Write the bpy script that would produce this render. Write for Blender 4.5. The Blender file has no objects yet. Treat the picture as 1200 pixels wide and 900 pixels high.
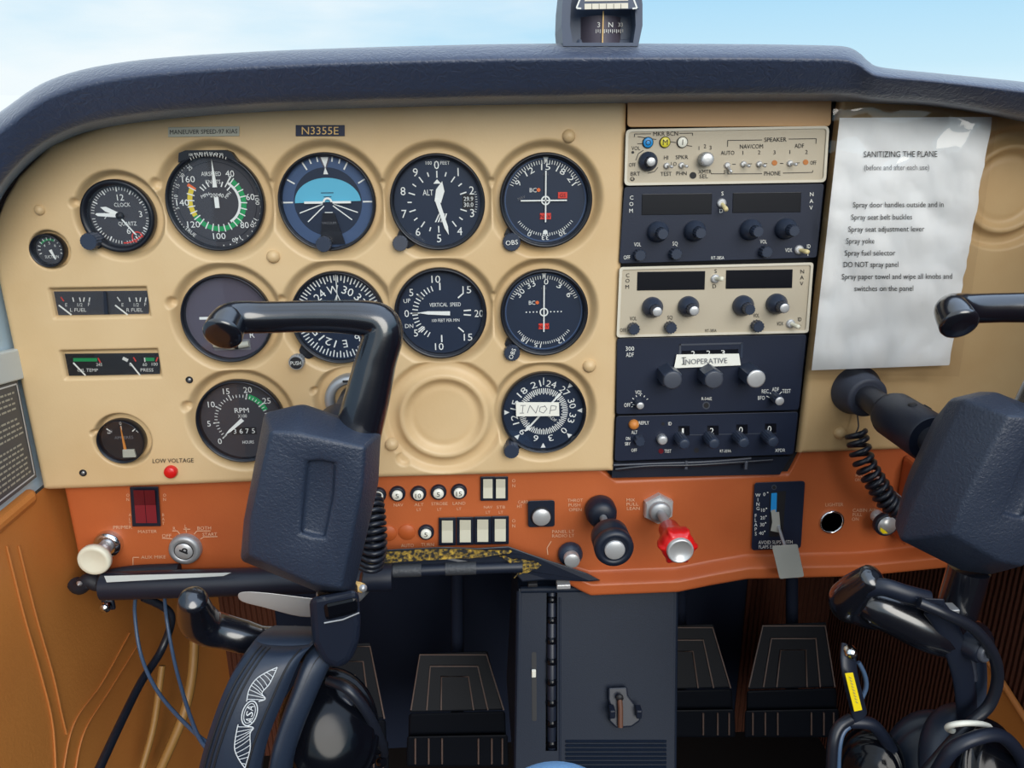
import bpy, bmesh, math, random
from mathutils import Vector, Matrix, noise
R_ = math.radians; PI = math.pi
random.seed(7)
S = bpy.context.scene
COL = S.collection
# ------------------------------------------------------------------ camera
F = 900.0                                   # focal length in pixels of a 1200x900 frame
PITCH, YAW, ROLL = R_(18.064), R_(3.282), R_(0.411)
CAM = Vector((0.0, -0.69, 0.0))
_f = Vector((math.sin(YAW)*math.cos(PITCH), math.cos(YAW)*math.cos(PITCH), -math.sin(PITCH)))
_r = Vector((math.cos(YAW), -math.sin(YAW), 0)); _d = _f.cross(_r)
RT = math.cos(ROLL)*_r + math.sin(ROLL)*_d
DN = -math.sin(ROLL)*_r + math.cos(ROLL)*_d
FW = _f
cd = bpy.data.cameras.new('camera'); cam = bpy.data.objects.new('camera', cd); COL.objects.link(cam)
cd.sensor_width = 36; cd.lens = 36*F/1200; cd.clip_start = 0.01; cd.clip_end = 200
cam.matrix_world = Matrix(((RT.x, -DN.x, -FW.x, CAM.x), (RT.y, -DN.y, -FW.y, CAM.y), (RT.z, -DN.z, -FW.z, CAM.z), (0, 0, 0, 1)))
S.camera = cam
vs = S.view_settings
vs.view_transform = 'Standard'; vs.look = 'None'; vs.gamma = 1; vs.use_curve_mapping = False
vs.exposure = 0.0
# ------------------------------------------------------------------ sky and sun
w = bpy.data.worlds.new('sky'); S.world = w; w.use_nodes = True
nt = w.node_tree; nt.nodes.clear()
def N(t, **k):
    n = nt.nodes.new(t)
    for a, b in k.items(): setattr(n, a, b)
    return n
tc = N('ShaderNodeTexCoord'); sp = N('ShaderNodeSeparateXYZ'); nt.links.new(tc.outputs['Generated'], sp.inputs[0])
rz = N('ShaderNodeValToRGB'); nt.links.new(sp.outputs['Z'], rz.inputs[0])
e = rz.color_ramp.elements
e[0].position = 0.0; e[0].color = (.030, .028, .026, 1)
e[1].position = 1.0; e[1].color = (1.25, 1.55, 2.0, 1)
for p, c in ((.0001, (.060, .057, .052, 1)), (.02, (.84, 1.0, 1.06, 1)), (.07, (.60, .86, 1.0, 1)), (.16, (.42, .74, .98, 1)), (.30, (.62, .90, 1.15, 1)), (.6, (1.15, 1.45, 1.9, 1))):
    q = e.new(p); q.color = c
mp = N('ShaderNodeMapping'); mp.inputs['Scale'].default_value = (1.2, 1.2, 5); nt.links.new(tc.outputs['Generated'], mp.inputs[0])
nz = N('ShaderNodeTexNoise'); nz.inputs['Scale'].default_value = 2.2; nz.inputs['Detail'].default_value = 5; nt.links.new(mp.outputs[0], nz.inputs['Vector'])
xm = N('ShaderNodeMath', operation='MULTIPLY_ADD'); xm.inputs[1].default_value = -.55; xm.inputs[2].default_value = .02; nt.links.new(sp.outputs['X'], xm.inputs[0])
xa = N('ShaderNodeMath', operation='ADD'); nt.links.new(xm.outputs[0], xa.inputs[0]); nt.links.new(nz.outputs['Fac'], xa.inputs[1])
cr = N('ShaderNodeMapRange'); cr.inputs[1].default_value = .44; cr.inputs[2].default_value = .80; nt.links.new(xa.outputs[0], cr.inputs[0])
zc = N('ShaderNodeMapRange'); zc.inputs[1].default_value = 0; zc.inputs[2].default_value = .01; nt.links.new(sp.outputs['Z'], zc.inputs[0])
cm = N('ShaderNodeMath', operation='MULTIPLY'); nt.links.new(cr.outputs[0], cm.inputs[0]); nt.links.new(zc.outputs[0], cm.inputs[1])
mx = N('ShaderNodeMix', data_type='RGBA'); nt.links.new(cm.outputs[0], mx.inputs[0]); nt.links.new(rz.outputs[0], mx.inputs[6]); mx.inputs[7].default_value = (.92, 1.0, 1.03, 1)
bg = N('ShaderNodeBackground'); bg.inputs[1].default_value = 1.0; nt.links.new(mx.outputs[2], bg.inputs[0])
wo = N('ShaderNodeOutputWorld'); nt.links.new(bg.outputs[0], wo.inputs[0])
sd = bpy.data.lights.new('sun', 'SUN'); sun = bpy.data.objects.new('sun', sd); COL.objects.link(sun)
sd.energy = 2.15; sd.angle = R_(40); sd.color = (1, .93, .82)
sun.rotation_euler = Vector((-0.26, .88, -.42)).to_track_quat('-Z', 'Y').to_euler()   # from above and behind, a little left

# ------------------------------------------------------------------ pixel <-> place
def ray(px, py): return FW + (px-600)/F*RT + (py-450)/F*DN
def at(px, py, y=0.0):
    d = ray(px, py); return CAM + d*((y-CAM.y)/d.y)
def atx(px, py, x):
    d = ray(px, py); return CAM + d*((x-CAM.x)/d.x)
def mpp(px, py, y=0.0):
    return ((y-CAM.y)/ray(px, py).y)/F
# ------------------------------------------------------------------ materials
def lin(c): return tuple(((v/255)/12.92 if v/255 <= .04045 else ((v/255+.055)/1.055)**2.4) for v in c)
MATS = {}
def mat(name, rgb, rough=.5, metal=0.0, bump=None, var=None, spec=.5, coat=0, emit=None, wave=None):
    m = bpy.data.materials.new(name); m.use_nodes = True; t = m.node_tree; b = t.nodes['Principled BSDF']
    c = lin(rgb)+(1,)
    b.inputs['Base Color'].default_value = c; b.inputs['Roughness'].default_value = rough; b.inputs['Metallic'].default_value = metal
    b.inputs['Specular IOR Level'].default_value = spec; b.inputs['Coat Weight'].default_value = coat; b.inputs['Coat Roughness'].default_value = .08
    tcn = t.nodes.new('ShaderNodeTexCoord')
    if var:                                   # (scale, second colour, amount) wear and stains
        n = t.nodes.new('ShaderNodeTexNoise'); n.inputs['Scale'].default_value = var[0]; n.inputs['Detail'].default_value = 6
        t.links.new(tcn.outputs['Object'], n.inputs['Vector'])
        r = t.nodes.new('ShaderNodeMapRange'); r.inputs[1].default_value = .42; r.inputs[2].default_value = .72; r.inputs[4].default_value = var[2]
        t.links.new(n.outputs['Fac'], r.inputs[0])
        k = t.nodes.new('ShaderNodeMix'); k.data_type = 'RGBA'; k.inputs[6].default_value = c; k.inputs[7].default_value = lin(var[1])+(1,)
        t.links.new(r.outputs[0], k.inputs[0]); t.links.new(k.outputs[2], b.inputs['Base Color'])
    if bump or wave:
        bp = t.nodes.new('ShaderNodeBump'); bp.inputs['Distance'].default_value = .001
        if bump:
            n = t.nodes.new('ShaderNodeTexNoise'); n.inputs['Scale'].default_value = bump[0]; n.inputs['Detail'].default_value = 3
            if len(bump) > 2: n.inputs['Distortion'].default_value = bump[2]
            o = n.outputs['Fac']; bp.inputs['Strength'].default_value = bump[1]
        else:
            n = t.nodes.new('ShaderNodeTexWave'); n.inputs['Scale'].default_value = wave[0]; n.bands_direction = wave[2]; n.inputs['Distortion'].default_value = 1.2; n.inputs['Detail'].default_value = 3
            o = n.outputs['Fac']; bp.inputs['Strength'].default_value = wave[1]; bp.inputs['Distance'].default_value = .004
        t.links.new(tcn.outputs['Object'], n.inputs['Vector']); t.links.new(o, bp.inputs['Height']); t.links.new(bp.outputs[0], b.inputs['Normal'])
    if emit: b.inputs['Emission Color'].default_value = lin(emit[0])+(1,); b.inputs['Emission Strength'].default_value = emit[1]
    MATS[name] = m; return m
def clear(name, tint, rough, refl):
    m = bpy.data.materials.new(name); m.use_nodes = True; t = m.node_tree; t.nodes.clear()
    o = t.nodes.new('ShaderNodeOutputMaterial'); mxn = t.nodes.new('ShaderNodeMixShader'); tr = t.nodes.new('ShaderNodeBsdfTransparent'); g = t.nodes.new('ShaderNodeBsdfGlossy')
    fr = t.nodes.new('ShaderNodeFresnel'); fr.inputs[0].default_value = 1.45
    mu = t.nodes.new('ShaderNodeMath'); mu.operation = 'MULTIPLY'; mu.inputs[1].default_value = refl
    tr.inputs[0].default_value = tint+(1,); g.inputs['Roughness'].default_value = rough
    t.links.new(fr.outputs[0], mu.inputs[0]); t.links.new(mu.outputs[0], mxn.inputs[0]); t.links.new(tr.outputs[0], mxn.inputs[1]); t.links.new(g.outputs[0], mxn.inputs[2]); t.links.new(mxn.outputs[0], o.inputs[0])
    MATS[name] = m; return m
mat('cream', (217, 187, 142), .45, bump=(420, .10), var=(9, (200, 164, 114), .55))
mat('cream_trim', (203, 160, 112), .5, bump=(420, .10))
mat('tan_right', (194, 163, 118), .5, bump=(500, .10), var=(11, (176, 138, 90), .5))
mat('orange', (188, 98, 52), .42, bump=(300, .12), var=(8, (160, 76, 40), .5))
mat('orange_cap', (182, 88, 40), .5)
vn = mat('vinyl', (47, 58, 82), .45, bump=(170, .9, 1.5), spec=.7)
vn.node_tree.nodes['Principled BSDF'].inputs['Sheen Weight'].default_value = .6; vn.node_tree.nodes['Principled BSDF'].inputs['Sheen Roughness'].default_value = .35
mat('bezel', (16, 20, 30), .38)
mat('dial', (18, 35, 58), .5)
mat('dial_grey', (82, 76, 88), .5)  # on the turn gauge this grey paints haze into the face
mat('dial_charcoal', (58, 57, 62), .5)
mat('dial_steel', (60, 82, 116), .5)
mat('sky_blue', (92, 178, 205), .5)
mat('white', (232, 232, 225), .5)
mat('ink', (24, 24, 28), .6)
mat("ink_soft", (112, 112, 116), .6)
mat('needle', (240, 240, 232), .4)
mat('green', (30, 150, 85), .5)
mat('yellow', (222, 196, 52), .5)
mat('red', (222, 62, 48), .45)
mat('orange_mark', (230, 108, 50), .5)
mat('amber_needle', (205, 130, 60), .5)
mat('black', (22, 29, 44), .42)
mat('black_gloss', (9, 11, 17), .16, spec=.28)
mat('black_rubber', (24, 28, 38), .6, bump=(900, .15))
mat('knob', (46, 55, 72), .38)
mat('knob_grey', (70, 74, 84), .4)
mat('radio_dark', (17, 28, 50), .5, bump=(700, .08))
mat('radio_tan', (190, 178, 156), .42, bump=(700, .06))
mat('rim', (216, 208, 190), .35)
mat('display', (7, 10, 20), .28)
mat('silver', (208, 208, 208), .36, metal=.55)
mat('silver_matte', (176, 178, 180), .45, metal=.6)
mat('chrome', (225, 228, 232), .12, metal=1)
mat('ivory', (226, 222, 200), .4)
mat('faded', (222, 176, 142), .5)
mat('ivory_tip', (222, 205, 150), .4)
mat('red_plastic', (214, 26, 26), .3, coat=.3)
mat('dark_red', (96, 20, 30), .35)
mat('dark_red_light', (126, 34, 44), .35)
mat('grey_plastic', (168, 168, 160), .5)
mat('paper', (238, 240, 242), .7)
mat('sticker', (236, 234, 222), .6)
mat('mkr_blue', (40, 145, 215), .35)
mat('mkr_yellow', (225, 212, 70), .35)
mat('mkr_white', (238, 236, 222), .35)
mat('crackle', (42, 51, 68), .42, bump=(520, .55, .6))
mat('handle', (15, 18, 27), .24, coat=.8, spec=.8)
mat('shaft', (52, 54, 62), .35, metal=.4)
mat('boot', (52, 56, 68), .5)
mat('leather', (216, 138, 66), .5, bump=(330, .25), var=(5, (186, 110, 50), .6))
mat('leather_seam', (190, 118, 58), .6)
mat('carpet', (84, 50, 38), .9, wave=(38, .9, 'X'), spec=.1)
mat('carpet_side', (84, 50, 38), .9, wave=(38, .9, 'Y'), spec=.1)
mat('floor_dark', (30, 26, 26), .9, spec=.1)
mat('firewall', (22, 30, 48), .8, spec=.2)
mat('pedestal', (19, 29, 45), .55, bump=(800, .12), spec=.25)
mat('pedal', (10, 14, 22), .55, spec=.2)
mat('pedal_worn', (96, 80, 74), .5)
mat('placard_grey', (76, 78, 82), .45)
mat('placard_silver', (178, 176, 160), .45)
mat('placard_navy', (28, 34, 62), .4)
mat('gold', (232, 190, 120), .5)
mat('door_frame', (205, 212, 210), .5)
mat('door_blue', (186, 208, 222), .5)
mat('torn_foam', (34, 34, 34), .8, var=(260, (196, 160, 60), 1.0))
mat('tape_grey', (58, 61, 66), .5, bump=(300, .6))
mat('cable', (26, 30, 40), .35)
mat('cable_blue', (66, 88, 116), .35)
mat('cable_rust', (92, 58, 42), .6)
mat('cable_tan', (150, 110, 56), .5)
mat('denim', (116, 162, 206), .8, bump=(900, .4))
mat('wing_logo', (206, 208, 208), .5)
mat('label_yellow', (240, 214, 20), .5)
mat('band', (32, 42, 58), .42, bump=(600, .08))
mat('compass', (60, 78, 104), .4)
mat('compass_grey', (64, 76, 98), .45)
mat('card', (226, 218, 200), .6)
clear('glass', (.97, .98, 1.0), .04, 1.0)
clear('windshield', (.985, .99, .99), .0, .5)
clear('sleeve', (.98, .98, .98), .04, 1.5)
# ------------------------------------------------------------------ mesh collector
GLY = {}
def glyphs(s):
    if s in GLY: return GLY[s]
    c = bpy.data.curves.new('t', 'FONT'); c.body = s; c.resolution_u = 2; c.size = 1; c.align_x = 'LEFT'
    o = bpy.data.objects.new('t', c); me = bpy.data.meshes.new_from_object(o)
    V = [(v.co.x, v.co.y) for v in me.vertices]; Fc = [tuple(p.vertices) for p in me.polygons]
    bpy.data.objects.remove(o); bpy.data.curves.remove(c); bpy.data.meshes.remove(me)
    if V:
        x0 = min(v[0] for v in V); x1 = max(v[0] for v in V)
        cap = .70; V = [((v[0]-(x0+x1)/2)/cap, (v[1]-cap/2)/cap) for v in V]; wd = (x1-x0)/cap
    else: wd = 1
    GLY[s] = (V, Fc, wd); return GLY[s]
class MB:
    def __init__(s): s.v = []; s.f = []; s.m = []; s.sm = []; s.mats = []
    def mi(s, name):
        if name not in s.mats: s.mats.append(name)
        return s.mats.index(name)
    def add(s, V, Fc, m, smooth=False):
        b = len(s.v); i = s.mi(m)
        s.v += [Vector(v) for v in V]
        for f in Fc: s.f.append(tuple(b+k for k in f)); s.m.append(i); s.sm.append(smooth)
        return s
    def frame_poly(s, fr, pts, m, d=.0003):        # flat mark on a frame
        return s.add([fr(u, v, d) for u, v in pts], [tuple(range(len(pts)))], m)
    def text(s, fr, t, u, v, h, m, wd=None, rot=0, d=.0005, up=1):
        V, Fc, W = glyphs(t); sx = h if wd is None else wd/W
        c, q = math.cos(R_(rot)), math.sin(R_(rot))            # rot: clockwise seen by the reader
        P = [(x*sx, y*h) for x, y in V]
        return s.add([fr(u+x*c+y*q, v+up*(-x*q+y*c), d) for x, y in P], Fc, m)
    def tick(s, fr, a, r0, r1, wd, m, d=.0004, cu=0, cv=0):
        a = R_(a); e = (math.sin(a), math.cos(a)); n = (e[1]*wd/2, -e[0]*wd/2)
        return s.frame_poly(fr, [(cu+e[0]*r0-n[0], cv+e[1]*r0-n[1]), (cu+e[0]*r1-n[0], cv+e[1]*r1-n[1]), (cu+e[0]*r1+n[0], cv+e[1]*r1+n[1]), (cu+e[0]*r0+n[0], cv+e[1]*r0+n[1])], m, d)
    def arc(s, fr, a0, a1, r0, r1, m, d=.0002, n=None, cu=0, cv=0):
        n = n or max(2, int(abs(a1-a0)/5)); V = []; Fc = []
        for i in range(n+1):
            a = R_(a0+(a1-a0)*i/n)
            V += [fr(cu+math.sin(a)*r0, cv+math.cos(a)*r0, d), fr(cu+math.sin(a)*r1, cv+math.cos(a)*r1, d)]
        for i in range(n): Fc.append((2*i, 2*i+1, 2*i+3, 2*i+2))
        return s.add(V, Fc, m)
    def disc(s, fr, r, m, d=.0003, cu=0, cv=0, n=32):
        return s.frame_poly(fr, [(cu+r*math.sin(2*PI*i/n), cv+r*math.cos(2*PI*i/n)) for i in range(n)], m, d)
    def lathe(s, prof, O, m, axis=(0, -1, 0), n=32, knurl=0, smooth=True, cap=True):
        ax = Vector(axis).normalized(); t = Vector((1, 0, 0)) if abs(ax.x) < .9 else Vector((0, 1, 0))
        e1 = ax.cross(t).normalized(); e2 = ax.cross(e1); O = Vector(O); V = []; Fc = []
        for r, h in prof:
            for i in range(n):
                k = r*(1-knurl*(i % 2)) ; a = 2*PI*i/n
                V.append(O+ax*h+e1*(k*math.cos(a))+e2*(k*math.sin(a)))
        for j in range(len(prof)-1):
            for i in range(n): Fc.append((j*n+i, j*n+(i+1) % n, (j+1)*n+(i+1) % n, (j+1)*n+i))
        s.add(V, Fc, m, smooth)
        if cap:
            L = len(prof)-1
            if prof[0][0] > 1e-6: s.add(V[:n], [tuple(reversed(range(n)))], m)
            if prof[L][0] > 1e-6: s.add(V[L*n:], [tuple(range(n))], m)
        return s
    def tube(s, P, r, m, n=12, closed=False, sq=(1, 1), up=None):
        P = [Vector(p) for p in P]; rr = r if isinstance(r, (list, tuple)) else [r]*len(P); V = []; Fc = []; L = len(P)
        T = []
        for i in range(L):
            a = P[(i-1) % L] if closed or i else P[i]; b = P[(i+1) % L] if closed or i < L-1 else P[i]; T.append((b-a).normalized())
        u = Vector(up) if up else (Vector((0, 0, 1)) if abs(T[0].z) < .9 else Vector((1, 0, 0)))
        u = (u-T[0]*u.dot(T[0])).normalized()
        for i in range(L):
            u = (u-T[i]*u.dot(T[i])).normalized(); b = T[i].cross(u)
            for k in range(n):
                a = 2*PI*k/n; V.append(P[i]+u*(rr[i]*sq[0]*math.cos(a))+b*(rr[i]*sq[1]*math.sin(a)))
        for i in range(L if closed else L-1):
            j = (i+1) % L
            for k in range(n): Fc.append((i*n+k, i*n+(k+1) % n, j*n+(k+1) % n, j*n+k))
        s.add(V, Fc, m, True)
        if not closed:
            s.add(V[:n], [tuple(reversed(range(n)))], m); s.add(V[-n:], [tuple(range(n))], m)
        return s
    def bm(s, b, m, M=None, smooth=False):
        b.verts.index_update()
        s.add([(M @ v.co if M else v.co.copy()) for v in b.verts], [tuple(v.index for v in f.verts) for f in b.faces], m, smooth); b.free(); return s
    def rbox(s, c, size, m, bev=.001, M=None, seg=2, smooth=False):
        b = bmesh.new(); bmesh.ops.create_cube(b, size=1)
        for v in b.verts: v.co = Vector((v.co.x*size[0], v.co.y*size[1], v.co.z*size[2]))
        if bev: bmesh.ops.bevel(b, geom=b.edges[:], offset=bev, segments=seg, profile=.5, affect='EDGES')
        T = Matrix.Translation(Vector(c)) @ (M.to_4x4() if M else Matrix.Identity(4))
        return s.bm(b, m, T, smooth)
    def prism(s, front, back, m, bev=0, seg=2, smooth=False):     # two matching rings of points
        b = bmesh.new(); n = len(front)
        A = [b.verts.new(p) for p in front]; B = [b.verts.new(p) for p in back]
        b.faces.new(A); b.faces.new(list(reversed(B)))
        for i in range(n): b.faces.new((A[i], B[i], B[(i+1) % n], A[(i+1) % n]))
        bmesh.ops.recalc_face_normals(b, faces=b.faces[:])
        if bev: bmesh.ops.bevel(b, geom=b.edges[:], offset=bev, segments=seg, profile=.5, affect='EDGES', clamp_overlap=True)
        return s.bm(b, m, None, smooth)
    def loft(s, rings, m, cap=True, smooth=True):
        n = len(rings[0]); V = [p for r in rings for p in r]; Fc = []
        for j in range(len(rings)-1):
            for i in range(n): Fc.append((j*n+i, j*n+(i+1) % n, (j+1)*n+(i+1) % n, (j+1)*n+i))
        s.add(V, Fc, m, smooth)
        if cap: s.add(rings[0], [tuple(reversed(range(n)))], m); s.add(rings[-1], [tuple(range(n))], m)
        return s
    def grid(s, rows, m, smooth=True, flip=False):
        nr = len(rows); nc = len(rows[0]); V = [p for r in rows for p in r]; Fc = []
        for j in range(nr-1):
            for i in range(nc-1):
                q = (j*nc+i, j*nc+i+1, (j+1)*nc+i+1, (j+1)*nc+i); Fc.append(tuple(reversed(q)) if flip else q)
        return s.add(V, Fc, m, smooth)
    def build(s, name, parent=None, origin=None, fix=False):
        me = bpy.data.meshes.new(name)
        if parent is not None: o0 = wloc(parent)
        else: o0 = Vector(origin) if origin is not None else Vector((0, 0, 0))
        me.from_pydata([v-o0 for v in s.v], [], s.f)
        for k in s.mats: me.materials.append(MATS[k])
        me.polygons.foreach_set('material_index', s.m); me.polygons.foreach_set('use_smooth', s.sm)
        if fix:
            b = bmesh.new(); b.from_mesh(me); bmesh.ops.remove_doubles(b, verts=b.verts[:], dist=1e-6); bmesh.ops.recalc_face_normals(b, faces=b.faces[:]); b.to_mesh(me); b.free()
        me.update()
        o = bpy.data.objects.new(name, me); COL.objects.link(o)
        if parent is not None: o.parent = parent
        else: o.location = o0
        return o
def wloc(o):
    v = Vector((0, 0, 0))
    while o: v += o.location; o = o.parent
    return v
def tag(o, label, cat, group=None):
    o['label'] = label; o['category'] = cat
    if group: o['group'] = group
    return o
def thing(name, label, cat, loc, group=None):
    o = bpy.data.objects.new(name, None); o.empty_display_size = .01; COL.objects.link(o); o.location = loc
    return tag(o, label, cat, group)
def struct(o): o['kind'] = 'structure'; return o
def dup(root, loc, label=None):
    r = root.copy(); COL.objects.link(r); r.location = loc
    if label: r['label'] = label
    for ch in list(root.children):
        c = ch.copy(); COL.objects.link(c); c.parent = r
        for g in list(ch.children):
            k = g.copy(); COL.objects.link(k); k.parent = c
    return r
def pxf(Y):                                     # flat frame: pixel positions on the plane y = Y, v downward
    return lambda u, v, d=0: at(u, v, Y) + Vector((0, -d, 0))
def locf(O, s):                                 # dial frame: u right, v up, in units of s
    O = Vector(O); return lambda u, v, d=0: O + Vector((u*s, -d, v*s))
def cr(P, n=8, closed=False):                   # Catmull-Rom through points
    P = [Vector(p) for p in P]; L = len(P); out = []
    g = (lambda i: P[i % L]) if closed else (lambda i: P[max(0, min(L-1, i))])
    for i in range(L if closed else L-1):
        a, b, c, d = g(i-1), g(i), g(i+1), g(i+2)
        for k in range(n):
            t = k/n; out.append(.5*((2*b)+(c-a)*t+(2*a-5*b+4*c-d)*t*t+(3*b-a-3*c+d)*t*t*t))
    if not closed: out.append(P[-1])
    return out
def interp(x, pts):
    if x <= pts[0][0]: return pts[0][1]
    for (a, b), (c, d) in zip(pts, pts[1:]):
        if x <= c: return b+(d-b)*(x-a)/(c-a)
    return pts[-1][1]
def smooth01(t): t = max(0, min(1, t)); return t*t*(3-2*t)
def rpoly(pts, r, n=4):                          # rounded polygon in 2D
    out = []; L = len(pts)
    for i in range(L):
        p = Vector(pts[i]); a = Vector(pts[i-1]); b = Vector(pts[(i+1) % L])
        da = (a-p); db = (b-p); k = min(r, da.length*.45, db.length*.45); A = p+da.normalized()*k; B = p+db.normalized()*k
        for j in range(n+1):
            t = j/n; out.append(((A*(1-t)+p*t)*(1-t)+(p*(1-t)+B*t)*t)[:2])
    return out
def coil(path, R, turns, r, m, mb, n=8, steps=14):
    P = cr(path, 24); L = len(P); out = []; tot = int(turns*steps)
    u = Vector((0, 0, 1))
    for i in range(tot+1):
        f = i/tot*(L-1); k = min(int(f), L-2); p = P[k].lerp(P[k+1], f-k); T = (P[k+1]-P[k]).normalized()
        e1 = T.cross(Vector((0.1, 1, .2))).normalized(); e2 = T.cross(e1); a = 2*PI*i/steps
        out.append(p+e1*(R*math.cos(a))+e2*(R*math.sin(a)))
    return mb.tube(out, r, m, n)
# ================================================================== SETTING
XL = at(48, 572).x; XR = at(720, 553).x; XS = .60; FL = -1.02
# left cabin wall: leather below the sill, pale door frame above
ws = MB()
sill = lambda y: atx(24, 585, XL).z if y < -.0 else at(48, 574).z
zs = at(48, 574).z
ws.add([(XL, -.62, zs), (XL, .42, zs), (XL, .42, FL), (XL, -.62, FL)], [(0, 1, 2, 3)], 'leather')
ws.rbox((XL-.012, -.30, zs+.0), (.03, .58, .016), 'leather', .006)
ws.add([(XL-.004, -.62, zs), (XL-.004, .03, zs), (XL-.004, .03, .02), (XL-.004, -.62, .02)], [(0, 1, 2, 3)], 'door_blue')
struct(ws.build('wall_left'))
tr = MB()
P = [atx(17, 408, XL), atx(21, 444, XL), atx(-90, 474, XL), atx(-90, 434, XL)]
tr.prism([p+Vector((.006, 0, 0)) for p in P], [p-Vector((.003, 0, 0)) for p in P], 'door_frame', .0015)
struct(tr.build('trim_1'))
# stitched seams in the leather
def seam(P, r, m='leather_seam'):
    mb = MB(); Q = cr([atx(x, y, XL+.001) for x, y in P], 10); mb.tube(Q, r, m, 6); return mb
wl = bpy.data.objects['wall_left']
for P_ in ([(8, 640), (28, 720), (48, 790), (62, 850), (66, 920)], [(22, 640), (42, 720), (62, 790), (72, 835), (78, 860)], [(152, 742), (120, 800), (86, 850), (72, 920)], [(164, 752), (128, 810), (98, 860), (86, 920)]):
    seam(P_, .0011).build('seam', wl)
wr = MB()
wr.add([(XS, -.62, .02), (XS, .42, .02), (XS, .42, FL), (XS, -.62, FL)], [(0, 1, 2, 3)], 'carpet_side')
LP = [(1148, 762), (1160, 778), (1182, 812), (1206, 850), (1250, 930), (1120, 930), (1126, 880), (1140, 800)]; LP = [atx(x, y, XS-.006) for x, y in LP]
wr.prism(LP, [p+Vector((.005, 0, 0)) for p in LP], 'leather', .001)
wr.tube(LP[:5], .004, 'leather_seam', 10)
struct(wr.build('wall_right'))
fw = MB(); fw.add([(XL, .40, .05), (XS, .40, .05), (XS, .40, FL), (XL, .40, FL)], [(0, 1, 2, 3)], 'firewall')
fx = at(868, 760, .398).x; fx0 = at(640, 760, .398).x; lx1 = at(330, 780, .398).x
fw.add([(fx, .397, -.1), (XS, .397, -.1), (XS, .397, FL), (fx, .397, FL)], [(0, 1, 2, 3)], 'carpet')
fw.add([(XL, .397, -.1), (lx1, .397, -.1), (lx1, .397, FL), (XL, .397, FL)], [(0, 1, 2, 3)], 'carpet')
struct(fw.build('wall_front'))
fl = MB(); fl.add([(XL-.02, -.62, FL), (XS+.02, -.62, FL), (XS+.02, .42, FL), (XL-.02, .42, FL)], [(0, 1, 2, 3)], 'floor_dark'); struct(fl.build('floor'))
# windshield: a curved, raked pane
rows = []
for j in range(9):
    t = j/8; row = []
    for i in range(25):
        s_ = i/24*2-1; row.append((.07+s_*.78, .46-.50*t-.34*s_*s_, .045+.40*t))
    rows.append(row)
g = MB(); g.grid(rows, 'windshield'); o = g.build('window_1'); struct(o)
# ================================================================== GLARESHIELD
outer = [(-150, 330), (-105, 235), (-52, 168), (0, 131), (60, 93), (150, 72), (300, 60.5), (500, 53.5), (660, 51), (850, 51.5), (960, 53), (992, 55), (1007, 62), (1018, 72), (1034, 79), (1100, 86), (1200, 96), (1330, 112), (1430, 130)]
inner = [(-34, 352), (-24, 300), (-10, 258), (14, 214), (60, 173), (130, 149), (280, 133.5), (500, 125.5), (660, 122.5), (850, 120), (960, 119.5), (992, 119.5), (1007, 120), (1018, 121), (1034, 122), (1100, 126), (1200, 143), (1330, 168), (1430, 192)]
prof = [(0, -.038), (.04, -.049), (.10, -.058), (.17, -.0655), (.22, -.0690), (.26, -.0700), (.31, -.0690), (.5, -.0635), (.7, -.0575), (.83, -.0530), (.87, -.046), (.91, -.028), (.955, -.010), (1.0, .004)]
oc = cr([(x, y, 0) for x, y in outer], 7); ic = cr([(x, y, 0) for x, y in inner], 7)
rows = []
for a, b in zip(oc, ic):
    row = []
    p0 = at(a.x, a.y, -.038)
    row.append(Vector((p0.x*1.02, .44, p0.z-.03))); row.append(Vector((p0.x, .10, p0.z-.002))); row.append(Vector((p0.x, 0, p0.z+.001)))
    for s_, y in prof: q = a.lerp(b, s_); row.append(at(q.x, q.y, y))
    rows.append(row)
gs = MB(); gs.grid(rows, 'vinyl')
o = tag(gs.build('glareshield', None, at(600, 100, -.03)), 'dark navy padded vinyl glareshield arching over the whole instrument panel', 'glareshield')
# ================================================================== PANELS (height fields pressed like the sheet they are)
DISH = []            # (px, py, R px, depth m, kind)
def dishes(L):
    out = []
    for (px, py, R, k) in L:
        c = at(px, py, 0); m = mpp(px, py, 0); out.append((c.x, c.z, R*m, k))
    return out
def hfield(x, z, D):
    h = 0
    for cx, cz, r, k in D:
        d = math.hypot(x-cx, z-cz)
        if d > 1.7*r: continue
        q = d/r
        if k == 'dish':
            a = 1-smooth01((q-1.06)/.22)
            nb = math.hypot(x-(cx-1.16*r), z-(cz+.36*r))/r
            a = max(a, .6*(1-smooth01((nb-.05)/.13)))
            h = max(h, .0098*a)
        elif k == 'small': h = max(h, .0085*(1-smooth01((q-1.05)/.16)))
        elif k == 'ring':                    # blank pressed ring
            a = 1-smooth01((q-1.30)/.18); nb = math.hypot(x-(cx-.98*r), z-(cz-1.02*r))/r
            a = max(a, .7*(1-smooth01((nb-.12)/.10))); nb = math.hypot(x-(cx-1.35*r), z-(cz+.42*r))/r
            a = max(a, .7*(1-smooth01((nb-.06)/.12)))
            h = max(h, .0065*a-.007*math.exp(-((q-.98)/.13)**2)-.001*(1-smooth01((q-.6)/.2)))
    return h
RECT = []
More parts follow.
